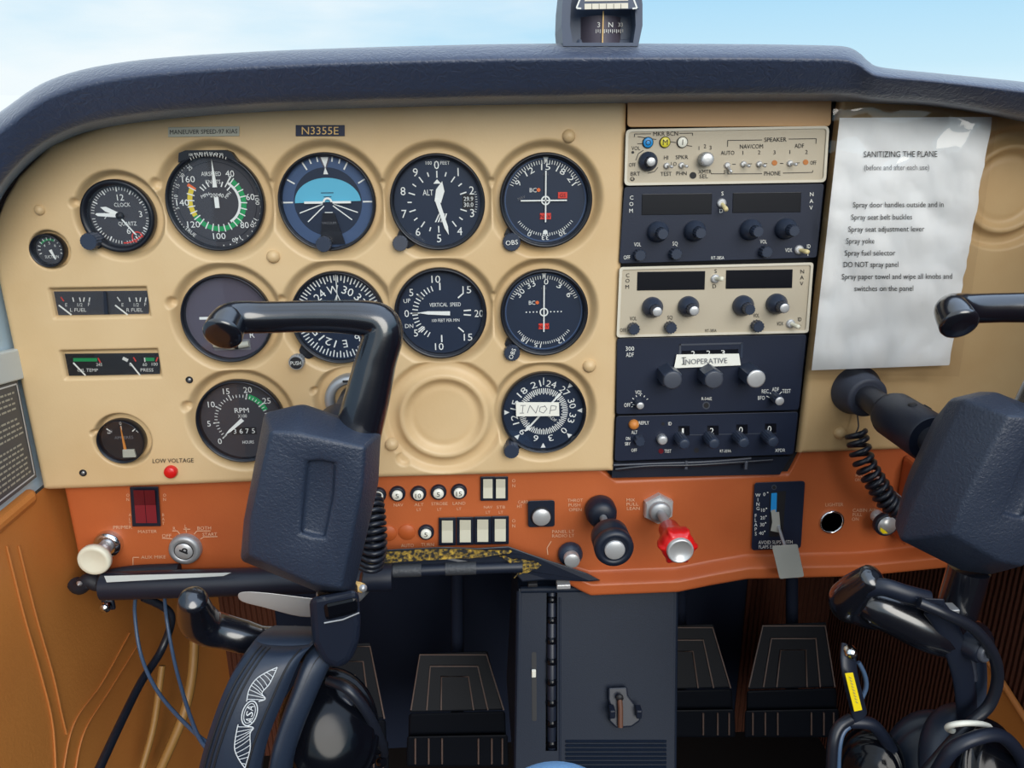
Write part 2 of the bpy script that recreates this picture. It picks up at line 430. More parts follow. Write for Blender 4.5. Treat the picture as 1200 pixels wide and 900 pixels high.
def colpanel(mb, x0, x1, top, bot, D, m, nx, nz, yb, er=.008, rect=(), skirt=.02, lip=None):
    rows = []
    for j in range(nz+1):
        v = j/nz; row = []
        for i in range(nx+1):
            x = x0+(x1-x0)*i/nx; zt = interp(x, top); zb = interp(x, bot); z = zb+(zt-zb)*v
            y = yb+hfield(x, z, D)
            ed = min(z-zb, x-x0, x1-x, zt-z)
            if ed < er: k = er-ed; y += er-math.sqrt(max(0, er*er-k*k))
            for (cx, cz, hw, hh) in rect:
                dd = max(abs(x-cx)-hw, abs(z-cz)-hh); y += .007*(1-smooth01((dd+.001)/.0035))
            if lip: y += lip(x, z-zb)
            row.append(Vector((x, y, z)))
        rows.append(row)
    b = rows[0]; rows.insert(0, [p+Vector((0, skirt, 0)) for p in b]); t = rows[-1]; rows.append([p+Vector((0, skirt, 0)) for p in t])
    for r in rows: r.insert(0, r[0]+Vector((0, skirt, 0))); r.append(r[-1]+Vector((0, skirt, 0)))
    mb.grid(rows, m); return mb
W2 = lambda P, y=0: [(at(a, b, y).x, at(a, b, y).z) for a, b in P]
G = dict(suction=(58, 293, 19.5), clock=(140, 253, 42), airspeed=(253.5, 237, 56.5), attitude=(384, 237, 56.5), altimeter=(513, 237, 55.5), nav_one=(639.5, 235, 54.5),
         turn=(267, 373, 52.5), dg=(397, 372, 55), vsi=(516.5, 367, 54), nav_two=(637.5, 366, 51.5), tach=(283, 493, 51), adf=(637, 483, 50), ammeter=(143.5, 516, 27))
dl = [(*G[k], 'dish') for k in G if k != 'suction']+[(*G['suction'], 'small'), (520.5, 489, 50, 'ring'), (412, 470, 36, 'dish')]
rf = [(59, 340, 174, 369), (72, 413, 187, 440)]
rects = []
for a, b, c, d in rf:
    p = at(a, b); q = at(c, d); rects.append(((p.x+q.x)/2, (p.z+q.z)/2, (q.x-p.x)/2, (p.z-q.z)/2))
tp = [(-30, 345), (-12, 275), (4, 232), (20, 205), (60, 166), (130, 141), (280, 124), (500, 115), (740, 112)]
topl = [(x, z) for x, z in W2(tp)]; topl[0] = (XL-.02, topl[0][1])
botl = [(XL, at(48, 575).z), (XL+.006, at(58, 576).z), (at(400, 563).x, at(400, 563).z), (XR, at(716, 554).z)]
pm = MB(); colpanel(pm, XL, XR, topl, botl, dishes(dl), 'cream', 470, 330, 0, .007, rects, .002)
panel = tag(pm.build('instrument_panel', None, at(380, 350)), 'cream pressed metal pilot instrument panel holding the round gauges, left half', 'panel')
# right panel
xr0 = at(937, 533).x; xr1 = XS-.003
topr = W2([(970, 108), (1100, 112), (1200, 126), (1340, 150), (1470, 190)]); botr = W2([(930, 534), (1060, 529), (1340, 520), (1500, 514)])
rp = MB(); colpanel(rp, xr0, xr1, topr, botr, dishes([(1184, 222, 49, 'ring')]), 'tan_right', 330, 300, .002, .006, (), .002)
rpanel = tag(rp.build('instrument_panel', None, at(1080, 330)), 'tan passenger side panel behind the taped paper and the right yoke', 'panel')
# orange sub panel
xo0 = at(70, 600).x
boto = W2([(60, 671), (285, 669), (420, 662), (600, 662), (640, 674), (690, 690), (790, 686), (830, 678), (870, 671), (1000, 668), (1130, 655), (1340, 645), (1500, 636)], .012)
topo = W2([(60, 556), (700, 546), (722, 562), (925, 554), (940, 524), (1340, 505), (1500, 498)], .012)
def lip(x, e):
    k = smooth01((x-at(640, 680).x)/.05)
    return -.016*k*(smooth01((.022-e)/.008))
om = MB(); colpanel(om, xo0, XS-.004, topo, boto, [], 'orange', 420, 110, .012, .005, (), .02, lip)
om.rbox((at(1098, 590, -.004).x, -.002, at(1060, 588, -.004).z), (at(1135, 590, -.004).x-at(1059, 590, -.004).x, .03, at(1060, 540, 0).z-at(1060, 633, 0).z), 'orange', .004)
opanel = tag(om.build('switch_panel', None, at(600, 620, .012)), 'long orange plastic lower panel with switches and knobs and a rolled bottom lip', 'panel')
# pieces of lettering printed on the panels
L = MB(); fr = pxf(-.0008)
L.text(fr, 'LOW VOLTAGE', 203, 539.5, 5.0, 'ink', 48, -1, up=-1)
L.build('lettering', panel)
# screws and fasteners on the panel
def screw(px, py, r, label):
    O = at(px, py, .0005); m = r*mpp(px, py); mb = MB()
    mb.lathe([(m*1.15, 0), (m*1.1, m*.35), (m*.85, m*.8), (m*.45, m*1.05), (.0001, m*1.1)], O, 'cream', n=20)
    return tag(mb.build('panel_button', None, O), label, 'button', 'cream round buttons on the panel')
for px, py, r, l in ((47, 246, 5.5, 'small cream button on the panel above the suction gauge, far left'), (320.5, 300.5, 7, 'cream round button below and between airspeed and attitude gauges'), (666.5, 159.5, 7, 'cream round button at the upper right, above the topmost course gauge'),
                     (690.5, 428.5, 7, 'cream round button between the second course gauge and the compass dial with tape'), (459, 520.5, 7, 'cream round button left below the blank pressed ring')):
    screw(px, py, r, l)
O = at(980.5, 505); mb = MB(); m = 6.5*mpp(984, 507)
mb.lathe([(m*1.15, 0), (m*1.1, m*.35), (m*.85, m*.8), (m*.45, m*1.05), (.0001, m*1.1)], at(984, 507, .002), 'tan_right', n=20)
tag(mb.build('panel_button', None, at(984, 507, .002)), 'tan round button under the right yoke shaft', 'button', 'cream round buttons on the panel')
for px, py, l in ((97.5, 554, 'black screw hole below the ammeter near the panel corner'), (222, 445, 'black ringed screw above the tachometer, left')):
    O = at(px, py, .0); m = 4.2*mpp(px, py); mb = MB()
    mb.lathe([(m, -.001), (m, .0008), (m*.8, .0012), (m*.5, .0005), (m*.5, -.0005)], O, 'ink', n=20); mb.lathe([(m*.5, 0), (m*.3, .0006), (.0001, .0008)], O, 'silver_matte', n=12)
    tag(mb.build('panel_screw', None, O), l, 'screw')
O = at(201, 552, 0); m = 7.6*mpp(201, 552); mb = MB()
mb.lathe([(m*1.0, -.001), (m*1.0, .003), (m*.9, .0048), (m*.72, .0056), (.0001, .006)], O, 'red_plastic', n=24)
tag(mb.build('warning_light', None, O), 'small round red warning light at the bottom of the cream panel', 'light')
# placards
def placard(name, px0, py0, px1, py1, base, inkm, s, label, tw, th, dy=0, rim=None):
    c = at((px0+px1)/2, (py0+py1)/2, -.0012); mb = MB(); A = [(px0, py0+dy), (px1, py0-dy), (px1, py1-dy), (px0, py1+dy)]
    mb.prism([at(x, y, -.0012) for x, y in A], [at(x, y, .001) for x, y in A], base, .0003)
    fr = pxf(-.0012); mb.text(fr, s, (px0+px1)/2, (py0+py1)/2, th, inkm, tw, -math.degrees(math.atan2(2*dy, px1-px0)), up=-1)
    if rim:
        for u0, v0, u1, v1 in ((px0+1, py0+1, px1-1, py0+1.7), (px0+1, py1-1.7, px1-1, py1-1)): mb.frame_poly(fr, [(u0, v0), (u1, v0), (u1, v1), (u0, v1)], rim)
    return tag(mb.build(name, None, c), label, 'placard')
placard('placard', 197, 148.5, 280.5, 160, 'placard_silver', 'ink', 'MANEUVER SPEED-97 KIAS', 'thin silver placard reading maneuver speed at the top left of the panel', 79, 5.2, .6)
placard('placard', 346.5, 146.5, 404, 159.5, 'placard_navy', 'gold', 'N3355E', 'navy placard with gold registration letters above the attitude gauge', 43, 9, 0)
# door placard with rows of small print on the left wall
mb = MB(); A = [(20.5, 446), (43, 559), (-60, 640), (-90, 478)]; A = [atx(x, y, XL+.004) for x, y in A]
mb.prism(A, [p-Vector((.004, 0, 0)) for p in A], 'placard_grey')
c = sum(A, Vector())/4
def pl(s, t): return (A[0].lerp(A[3], s)).lerp(A[1].lerp(A[2], s), t)+Vector((.0006, 0, 0))
for (s0, t0, s1, t1) in ((.02, .02, 1, .035), (.02, .95, 1, .965), (.02, .02, .032, .96)):
    mb.add([pl(s0, t0), pl(s1, t0), pl(s1, t1), pl(s0, t1)], [(0, 1, 2, 3)], 'wing_logo')
for k in range(17):
    t = .09+k*.05; s0 = .06+random.random()*.05
    while s0 < .95:
        ln = random.uniform(.02, .06)
        if k not in (4, 9): mb.add([pl(s0, t), pl(s0+ln, t), pl(s0+ln, t+.018), pl(s0, t+.018)], [(0, 1, 2, 3)], 'placard_silver')
        s0 += ln+.012
tag(mb.build('placard', None, c), 'grey placard with rows of small print on the left door beside the panel', 'placard')
# ================================================================== ROUND GAUGES
def gauge(key, name, label, face='dial', ring=.10, cat='gauge', glass=True, bump=False):
    px, py, R = G[key]; O = at(px, py, .005); m = R*mpp(px, py, .003)
    root = thing(name, label, cat, O)
    b = MB(); b.lathe([(m*.97, .012*-.4), (m, -.002), (m, .004), (m*.985, .0055), (m*(1-ring*.5), .006), (m*(1-ring), .003), (m*(1-ring), -.003)], O, 'bezel', n=72, cap=False)
    if bump:                               # raised window box on top of the bezel
        q = locf(O, m); A = [(-.62, .80), (-.58, .99), (-.44, 1.04), (.34, 1.04), (.46, .99), (.58, .80), (.3, .93), (-.3, .93)]
        b.prism([q(u, v, .0058) for u, v in A], [q(u, v, -.002) for u, v in A], 'bezel')
    b.build('bezel', root)
    d = MB(); fr = locf(O, m); d.disc(fr, 1-ring+.005, face, -.0022, n=64)
    return root, d, (lambda u, v, dd=0: fr(u, v, dd-.0022)), fr, O, m
def fin(root, d, fr, m, ring, glass=True):
    d.build('dial', root)
    if glass:
        g = MB(); g.add([fr((1-ring)*math.sin(2*PI*i/48), (1-ring)*math.cos(2*PI*i/48), .003) for i in range(48)], [tuple(range(48))], 'glass')
        g.build('glass', root)
def polar(a, r): return (math.sin(R_(a))*r, math.cos(R_(a))*r)
def needle(root, fd, pts, m, name='needle', d=.0012):
    n = MB(); n.prism([fd(u, v, d) for u, v in pts], [fd(u, v, d-.0006) for u, v in pts], m); return n.build(name, root)
def rot(pts, a): c, s = math.cos(R_(a)), math.sin(R_(a)); return [(x*c+y*s, -x*s+y*c) for x, y in pts]
def gknob(root, px, py, r, ln, m='knob', capm=None, text=None, rt=0, tm='white', Y=0.004):
    O = at(px, py, Y); k = r*mpp(px, py, Y); b = MB()
    b.lathe([(k*.9, -.004), (k*.9, ln*.35), (k, ln*.4), (k, ln*.92), (k*.92, ln), (.0001, ln)], O, m, n=36, knurl=.05, smooth=False)
    f = locf(O, k)
    if capm: b.disc(f, .8, capm, ln+.0003)
    if text: b.text(f, text, 0, 0, .52, tm, 1.35, rt, d=ln+.0007)
    b.build('knob', root); return b
def lug(b, O, fr, a, m, r0=.93, r1=1.16, w=.24):
    e = polar(a, 1); n = (e[1], -e[0])
    A = [(e[0]*r0-n[0]*w, e[1]*r0-n[1]*w), (e[0]*r1-n[0]*w*.7, e[1]*r1-n[1]*w*.7), (e[0]*(r1+.1), e[1]*(r1+.1)), (e[0]*r1+n[0]*w*.7, e[1]*r1+n[1]*w*.7), (e[0]*r0+n[0]*w, e[1]*r0+n[1]*w)]
    b.prism([fr(u, v, .002) for u, v in A], [fr(u, v, -.004) for u, v in A], 'bezel')
# --- suction
r_, d, fd, fr, O, m = gauge('suction', 'suction_gauge', 'small round suction gauge at the far left edge of the cream panel', 'dial_charcoal', .14)
d.arc(fd, -55, 30, .55, .66, 'green')
for a in range(-110, 111, 20): d.tick(fd, a, .58, .74, .05, 'white')
for a, t in ((-50, '4'), (0, '5'), (50, '6')): d.text(fd, t, *polar(a, .40), .16, 'white')
d.text(fd, 'SUCTION', .0, -.42, .17, 'white', .8); needle(r_, fd, rot([(-.09, 0), (.09, 0), (.03, .62), (-.03, .62)], 160), 'needle')
fin(r_, d, fr, m, .14)
# --- clock
r_, d, fd, fr, O, m = gauge('clock', 'clock', 'round black quartz clock with setting knob at the upper left of the panel', 'dial_charcoal', .17)
for a in range(0, 360, 6):
    if a % 90 or a == 0: d.tick(fd, a, .70 if a % 30 else .66, .79, .018 if a % 30 else .035, 'white')
for t, u, v in (('12', .08, .50), ('3', .56, .04), ('6', .16, -.42), ('9', -.42, .0)): d.text(fd, t, u, v, .17, 'white')
d.text(fd, 'CLOCK', .10, .30, .11, 'white', .44); d.text(fd, 'QUARTZ', .16, -.22, .11, 'white', .50)
d.arc(fd, 138, 182, .74, .775, 'red', .0006); d.arc(fd, 0, 360, .13, .16, 'red', .0006, 24, cu=.38, cv=-.60)
needle(r_, fd, [(.02, .06), (-.35, .25), (-.50, .24), (-.38, .12), (.0, -.02)], 'needle', 'hour_hand')
needle(r_, fd, [(.02, .07), (-.62, .08), (-.66, .05), (-.6, .0), (.0, -.05)], 'needle', 'minute_hand', .0018)
needle(r_, fd, [(.0, .0), (.40, -.54), (.34, -.52), (-.03, -.02)], 'needle', 'second_hand', .0024)
b = MB(); b.lathe([(m*.1, 0), (m*.1, .003), (.0001, .0035)], fd(0, 0, 0), 'ink', n=20); b.build('hub', r_)
bz = MB(); lug(bz, O, fr, 225, m, .93, 1.15, .2); bz.build('lug', r_); gknob(r_, 112, 281, 10, .014)
fin(r_, d, fr, m, .17)
# --- airspeed
r_, d, fd, fr, O, m = gauge('airspeed', 'airspeed_indicator', 'airspeed gauge with green and yellow arcs and a window at its top', 'dial_charcoal', .08, bump=True)
d.arc(fd, 32, 35, .36, .62, 'white'); d.arc(fd, 38, 160, .50, .60, 'green'); d.arc(fd, 160, 240, .50, .60, 'green'); d.arc(fd, 240, 300, .50, .60, 'yellow'); d.arc(fd, 300, 306, .48, .66, 'orange_mark'); d.arc(fd, 34, 150, .44, .49, 'white')
for t, a in (('40', 30), ('60', 82), ('80', 133), ('100', 183), ('120', 230), ('140', 270), ('160', 312)): d.text(fd, t, *polar(a, .70 if a != 30 else .66), .13, 'white', .26 if len(t) == 3 else None)
for a in range(40, 310, 13): d.tick(fd, a, .46, .62, .022, 'white')
d.arc(fd, 0, 360, .80, .815, 'bezel')
for i, t in enumerate(('5', '10', '15', '20', '25')): d.text(fd, t, *polar(262+i*16, .83), .075, 'white', rot=262+i*16-360)
for a in range(232, 330, 4): d.tick(fd, a, .885, .915, .012, 'white')
for t, a in (('100', 88), ('120', 122), ('140', 158)): d.text(fd, t, *polar(a, .83), .085, 'white', .19, rot=a)
for a in range(70, 180, 9): d.tick(fd, a, .885, .91, .02, 'white')
d.text(fd, 'TRUE', -.62, -.60, .075, 'white', rot=45); d.text(fd, 'SPEED', -.70, -.66, .06, 'white', rot=45)
d.text(fd, 'AIRSPEED', -.05, .57, .085, 'white', .40); d.text(fd, 'KNOTS', -.03, .41, .08, 'white', .30); d.text(fd, 'MPH', -.22, .14, .07, 'white', rot=-20); d.text(fd, '200', -.04, .14, .08, 'white'); d.text(fd, '40', .10, .14, .08, 'white', rot=20); d.text(fd, 'MPH', .24, .14, .06, 'white', rot=-45)
for a in (-35, -22, 22, -45, 45): d.tick(fd, a, .33, .44, .025, 'white')
for i in range(13): d.tick(lambda u, v, dd=0: fr(u, v, .0058+dd), -22+i*3.6, .92, .97, .011, 'white')
f2 = lambda u, v, dd=0: fr(u, v, .0058+dd)
for i, t in enumerate(('100', '90', '80', '60', '50', '0', '30')): d.text(f2, t, -.34+i*.10, .985-.01*abs(i-3), .05, 'white', .075)
needle(r_, fd, [(-.045, .30), (.045, .30), (.0, .86)], 'needle'); needle(r_, fd, [(-.045, -.12), (.045, -.12), (.045, .10), (-.045, .10)], 'needle', 'counterweight')
fin(r_, d, fr, m, .08)
# --- attitude
r_, d, fd, fr, O, m = gauge('attitude', 'attitude_indicator', 'attitude gauge with blue sky half and horizon lines', 'dial_steel', .07)
d.disc(fd, .70, 'dial', .0002, n=48)
A = [polar(a, .68) for a in range(-92, 93, 6)]; A = [(u, max(v, -.02)*.72+.0) for u, v in A]; d.frame_poly(fd, A, 'sky_blue', .0005)
for a, l in ((-90, .2), (90, .2), (-60, .17), (60, .17), (-30, .17), (30, .17), (-20, .1), (20, .1), (-10, .1), (10, .1)): d.tick(fd, a, .92-l, .92, .03, 'white', .0006)
d.frame_poly(fd, [(-.13, .92), (.13, .92), (.0, .62)], 'dial_grey', .0006); d.frame_poly(fd, [(-.08, .90), (.08, .90), (.0, .68)], 'white', .0008); d.frame_poly(fd, [(-.05, .56), (.05, .56), (0, .70)], 'white', .0009)
for a, b_ in ((110, .64), (128, .6), (-110, .64), (-132, .6)): d.tick(fd, a, .12, b_, .022, 'white', .0006)
for v, h in ((.18, .13), (.10, .08), (-.34, .10), (-.22, .08)): d.frame_poly(fd, [(-h+.0, v), (h, v), (h, v+.016), (-h, v+.016)], 'dial' if v > 0 else 'white', .0008)
ho = MB(); 
for x0, x1 in ((-.48, -.1), (.1, .48)): ho.prism([fd(u, v, .003) for u, v in ((x0, -.025), (x1, -.025), (x1, .02), (x0, .02))], [fd(u, v, .002) for u, v in ((x0, -.025), (x1, -.025), (x1, .02), (x0, .02))], 'needle')
ho.arc(fd, -90, 90, .06, .10, 'needle', .0025); ho.build('aircraft_symbol', r_)
po = MB(); A = [(-.12, -.22), (.12, -.22), (.30, -.86), (-.22, -.86)]; po.prism([fd(u, v, .0032) for u, v in A], [fd(u, v, .001) for u, v in A], 'bezel'); po.text(lambda u, v, dd=0: fd(u, v, .0032+dd), 'VACUUM', .0, -.42, .05, 'ink_soft'); po.build('pedestal_mark', r_)
gknob(r_, 381, 285, 9, .010)
fin(r_, d, fr, m, .07)
# --- altimeter
r_, d, fd, fr, O, m = gauge('altimeter', 'altimeter', 'altimeter with white numerals zero to nine and two hands', 'dial', .08)
for i in range(10): d.text(fd, str(i), *polar(i*36, .76), .17, 'white')
for a in range(0, 360, 18): d.tick(fd, a, .50 if a % 36 == 0 else .55, .64, .025, 'white')
d.text(fd, '100', -.16, .80, .07, 'white'); d.text(fd, 'FEET', .18, .80, .07, 'white'); d.text(fd, 'ALT', -.20, .20, .12, 'white', .22)
A = [(.52, -.16), (.78, -.16), (.78, .16), (.52, .16)]; d.frame_poly(fd, A, 'ink', .0004)
for v, t in ((.06, '29.9'), (-.06, '30.0')): d.text(fd, t, .65, v, .09, 'white', .2, d=.0006)
for k in range(9): d.tick(fd, 76+k*3.6, .80, .84, .01, 'white')
for k in range(4): d.frame_poly(fd, [(-.08+k*.06, -.42), (-.05+k*.06, -.42), (.04+k*.05, -.24), (.01+k*.05, -.24)], 'white')
needle(r_, fd, [(-.08, .38), (0, .47), (.08, .38)], 'needle', 'marker', .0008)
needle(r_, fd, rot([(-.07, -.0), (.07, .0), (.09, .25), (.0, .44), (-.09, .25)], 14), 'needle', 'short_hand'); needle(r_, fd, rot([(-.045, -.06), (.045, -.06), (.04, .55), (.0, .72), (-.04, .55)], 163), 'needle', 'long_hand', .002)
bz = MB(); lug(bz, O, fr, 223, m); bz.build('lug', r_); gknob(r_, 470, 283.5, 9, .012, 'knob_grey')
fin(r_, d, fr, m, .08)
# --- course gauges
def course(key, label, top, bottom, dots, glide, ob):
    r_, d, fd, fr, O, m = gauge(key, 'course_indicator', label, 'dial', .09)
    d.arc(fd, 0, 360, .86, .885, 'dial_steel')
    for t, a in top: d.text(fd, t, *polar(a, .70), .13, 'white', .10*len(t), rot=a)
    for t, a in bottom: d.text(fd, t, *polar(a, .80), .10, 'white', .08*len(t), rot=a)
    for a in range(-66, 67, 4): d.tick(fd, a, .76, .84 if a % 8 else .80, .014, 'white')
    for a in range(128, 233, 4): d.tick(fd, a, .70, .76, .014, 'white')
    d.frame_poly(fd, [(-.07, .92), (.07, .92), (0, .78)], 'white', .0006)
    d.text(fd, 'BC', -.27, .22, .09, 'white'); d.disc(fd, .04, 'orange_mark', cu=-.15, cv=.22)
    d.text(fd, 'CRS', 0, .55, .05, 'ink_soft')
    if dots:
        for k in range(-5, 6):
            if abs(k) > 1: d.disc(fd, .016, 'white', cu=k*.08, cv=0)
    d.arc(fd, 0, 360, .07, .10, 'white', .0016, 24)
    fl = MB(); A = [(-.12, -.40), (.12, -.40), (.12, -.27), (-.12, -.27)]; fl.prism([fd(u, v, .0010) for u, v in A], [fd(u, v, .0004) for u, v in A], 'red'); fl.text(lambda u, v, dd=0: fd(u, v, .001+dd), 'NAV', 0, -.335, .08, 'dark_red'); fl.build('flag', r_)
    needle(r_, fd, [(-.014, -.46), (.014, -.46), (.014, .62), (-.014, .62)], 'needle', 'course_needle', .0022)
    if glide:
        fl = MB(); A = [(.27, .04), (.47, .04), (.47, .17), (.27, .17)]; fl.prism([fd(u, v, .0010) for u, v in A], [fd(u, v, .0004) for u, v in A], 'red'); fl.text(lambda u, v, dd=0: fd(u, v, .001+dd), 'GS', .37, .105, .08, 'dark_red'); fl.build('flag', r_)
        needle(r_, fd, [(-.54, -.014), (.46, -.014), (.46, .014), (-.54, .014)], 'needle', 'glideslope_needle', .0022); d.disc(fd, .05, 'white', cu=0, cv=-.68)
        d.text(fd, 'NAV', -.52, .06, .06, 'ink_soft', rot=-20)
    bz = MB(); lug(bz, O, fr, 224, m, .93, 1.14, .22); bz.build('lug', r_)
    gknob(r_, *ob)
    fin(r_, d, fr, m, .09)
course('nav_one', 'course gauge with crossed white needles and two red flags, top of the right gauge column', (('9', -58), ('12', -30), ('15', 0), ('18', 28), ('21', 54)), (('0', 206), ('33', 180), ('30', 152)), False, True, (599, 282.5, 10.5, .009, 'knob', None, 'OBS', -5))
course('nav_two', 'course gauge with one vertical needle and one red flag, second in the right column', (('30', -50), ('33', -25), ('0', 4), ('3', 30), ('6', 56)), (('18', 214), ('15', 190), ('12', 150)), True, False, (599.5, 411, 9.5, .010, 'knob', None, 'OBS', -70))
# --- turn coordinator
r_, d, fd, fr, O, m = gauge('turn', 'turn_coordinator', 'turn gauge, grey haze painted on its face, behind the tip of the left yoke handle', 'dial_grey', .07)  # face colour stands in for lens haze lying over the dial
for s_ in (-1, 1):
    A = [(s_*.64, -.03), (s_*.44, -.03), (s_*.44, .03), (s_*.64, .03)]; d.frame_poly(fd, A, 'white'); A = rot([(-.10, -.035), (.10, -.035), (.10, .035), (-.10, .035)], -s_*-25); d.frame_poly(fd, [(u+s_*.48, v-.22) for u, v in A], 'white')
    d.text(fd, 'L' if s_ < 0 else 'R', s_*.48, -.40, .14, 'white')
A = [(-.40, -.75), (.42, -.75), (.42, -.50), (-.40, -.50)]; d.frame_poly(fd, A, 'ink_soft', .0004); d.text(fd, '2 MIN', 0, -.33, .08, 'ink_soft')
tb = MB(); tb.tube([fd(-.38, -.60, .002), fd(0, -.66, .002), fd(.40, -.60, .002)], .0030, 'placard_silver'); tb.lathe([(.0001, -.0032), (.0022, -.0022), (.0032, 0), (.0022, .0022), (.0001, .0032)], fd(.12, -.64, .003), 'ink', (0, -1, 0), 16); tb.build('slip_tube', r_)
needle(r_, fd, [(-.42, .02), (0, .07), (.42, .02), (.42, -.02), (-.42, -.02)], 'white', 'aircraft_symbol')
fin(r_, d, fr, m, .07)
# --- directional gyro
r_, d, fd, fr, O, m = gauge('dg', 'heading_indicator', 'compass card heading gauge behind the left yoke handle', 'dial', .06)
for i in range(72):
    a = -8+i*5; d.tick(fd, a, .79 if i % 2 else .75, .90, .024, 'white')
for i, t in enumerate(('W', '30', '33', 'N', '3', '6', 'E', '12', '15', 'S', '21', '24')): d.text(fd, t, *polar(-8+i*30, .60), .17, 'white', .12*len(t) if len(t) > 1 else None, rot=-8+i*30)
sy = MB(); fz = lambda u, v, dd=0: fd(u, v, .0015+dd)
for A in ([(.0, .92), (0, .50)], [(0, .5), (-.04, .2), (-.03, -.3)], [(0, .5), (.12, .18), (.32, .0), (.1, .0)], [(0, .5), (-.12, .18), (-.32, .0), (-.1, .0)]):
    sy.tube([fz(u, v) for u, v in A], .0004, 'needle', 6)
sy.build('aircraft_symbol', r_)
bz = MB(); lug(bz, O, fr, 225, m, .94, 1.12, .2); bz.build('lug', r_); gknob(r_, 350, 421, 9, .012, 'silver_matte', 'ink', 'PUSH', 0)
fin(r_, d, fr, m, .06)
# --- vertical speed
r_, d, fd, fr, O, m = gauge('vsi', 'vertical_speed_indicator', 'vertical speed gauge with its hand pointing left to zero', 'dial', .09)
for t, u, v in (('0', -.74, .0), ('5', -.62, .46), ('10', -.08, .74), ('15', .58, .50), ('20', .83, -.03), ('15', .58, -.56), ('10', -.06, -.76), ('5', -.56, -.44)): d.text(fd, t, u, v, .16, 'white', .19 if len(t) > 1 else None)
for a in list(range(212, 272, 8))+list(range(272, 345, 8)): d.tick(fd, a-2, .50, .62, .022, 'white')
for a, r0 in ((0, .5), (180, .5), (50, .5), (132, .5), (86, .5), (96, .5), (270, .46), (310, .48), (230, .48)): d.tick(fd, a, r0, .66, .03, 'white')
d.text(fd, 'VERTICAL  SPEED', .10, .18, .085, 'white', .68); d.text(fd, '100 FEET PER MIN', .10, -.17, .07, 'white', .60); d.text(fd, 'UP', -.72, .28, .09, 'white', rot=-5); d.text(fd, 'DN', -.70, -.28, .09, 'white')
needle(r_, fd, [(.20, -.06), (.20, .03), (-.28, .04), (-.50, .01), (-.28, -.03)], 'needle'); fin(r_, d, fr, m, .09)
# --- tachometer
r_, d, fd, fr, O, m = gauge('tach', 'tachometer', 'tachometer with hour meter and green arc, lower left behind the yoke cover', 'dial_charcoal', .07)
for i, t in enumerate(('0', '5', '10', '15', '20', '25', '30', '35')):
    a = 228+i*37; d.text(fd, t, *polar(a, .76), .14, 'white'); d.tick(fd, a, .52, .66, .03, 'white')
for i in range(36): d.tick(fd, 228+i*7.4, .55, .62, .016, 'white')
d.arc(fd, 20, 68, .54, .66, 'green'); d.text(fd, 'RPM', .02, .24, .12, 'white', .32); d.text(fd, 'X100', .02, .10, .08, 'white', .2)
A = [(-.26, -.36), (.30, -.36), (.30, -.18), (-.26, -.18)]; d.frame_poly(fd, A, 'ink', .0004)
for k, t in enumerate('3675'): d.text(fd, t, -.19+k*.14, -.27, .12, 'white', d=.0007)
d.text(fd, 'HOURS', .08, -.55, .08, 'white', .26)
needle(r_, fd, rot([(-.045, -.02), (.045, -.02), (.03, .40), (0, .55), (-.03, .40)], 230), 'needle'); fin(r_, d, fr, m, .07)
# --- adf
r_, d, fd, fr, O, m = gauge('adf', 'direction_finder_gauge', 'compass dial with a paper tape across it, bottom of the right gauge column', 'dial', .05)
for i in range(12): a = i*30-225; d.text(fd, str(i*3), *polar(a, .70), .16, 'white', .12*len(str(i*3)), rot=a)
for i in range(72): d.tick(fd, i*5, .46 if i % 2 else .43, .58, .022, 'white')
for a in (45, 90, 135, 180, 225, 270): e1 = polar(a, .90); A = rot([(-.06, .92), (.06, .92), (0, .80)], a); d.frame_poly(fd, A, 'white')
d.tick(fd, 0, .66, .84, .02, 'white'); d.text(fd, 'ADF', .22, -.18, .08, 'white', rot=40)
needle(r_, fd, rot([(-.02, -.56), (.0, -.64), (.02, -.56), (.02, .52), (.07, .50), (0, .66), (-.07, .50), (-.02, .52)], 222), 'needle')
gknob(r_, 598.5, 523, 9, .014, 'knob', None); bz = MB(); lug(bz, O, fr, 222, m, .95, 1.12, .2); bz.build('lug', r_)
fin(r_, d, fr, m, .05)
st = MB(); A = [at(604.5, 471.5, -.0008), at(655, 471.5, -.0008), at(655.5, 487.5, -.0008), at(605, 488, -.0008)]; st.prism(A, [p+Vector((0, .0004, 0)) for p in A], 'sticker')
f_ = pxf(-.0008)
def strokes(mb, f_, L, wd, m):
    for A in L:
        for (x0, y0), (x1, y1) in zip(A, A[1:]):
            l = math.hypot(x1-x0, y1-y0) or 1; nx, ny = -(y1-y0)/l*wd/2, (x1-x0)/l*wd/2
            mb.frame_poly(f_, [(x0-nx, y0-ny), (x1-nx, y1-ny), (x1+nx, y1+ny), (x0+nx, y0+ny)], m)
strokes(st, f_, ([(609, 484), (614, 484)], [(612, 484), (613, 475)], [(610, 475), (616, 475)], [(618, 484), (621, 475), (628, 484), (631, 475)], [(639, 476), (633, 477), (632, 482), (637, 484), (641, 479), (638, 475)], [(644, 485), (646, 475), (652, 476), (651, 480), (645, 481)]), .7, 'ink_soft')
tag(st.build('tape_note', None, A[0]), 'white paper tape strip handwritten INOP across the compass dial', 'tape')
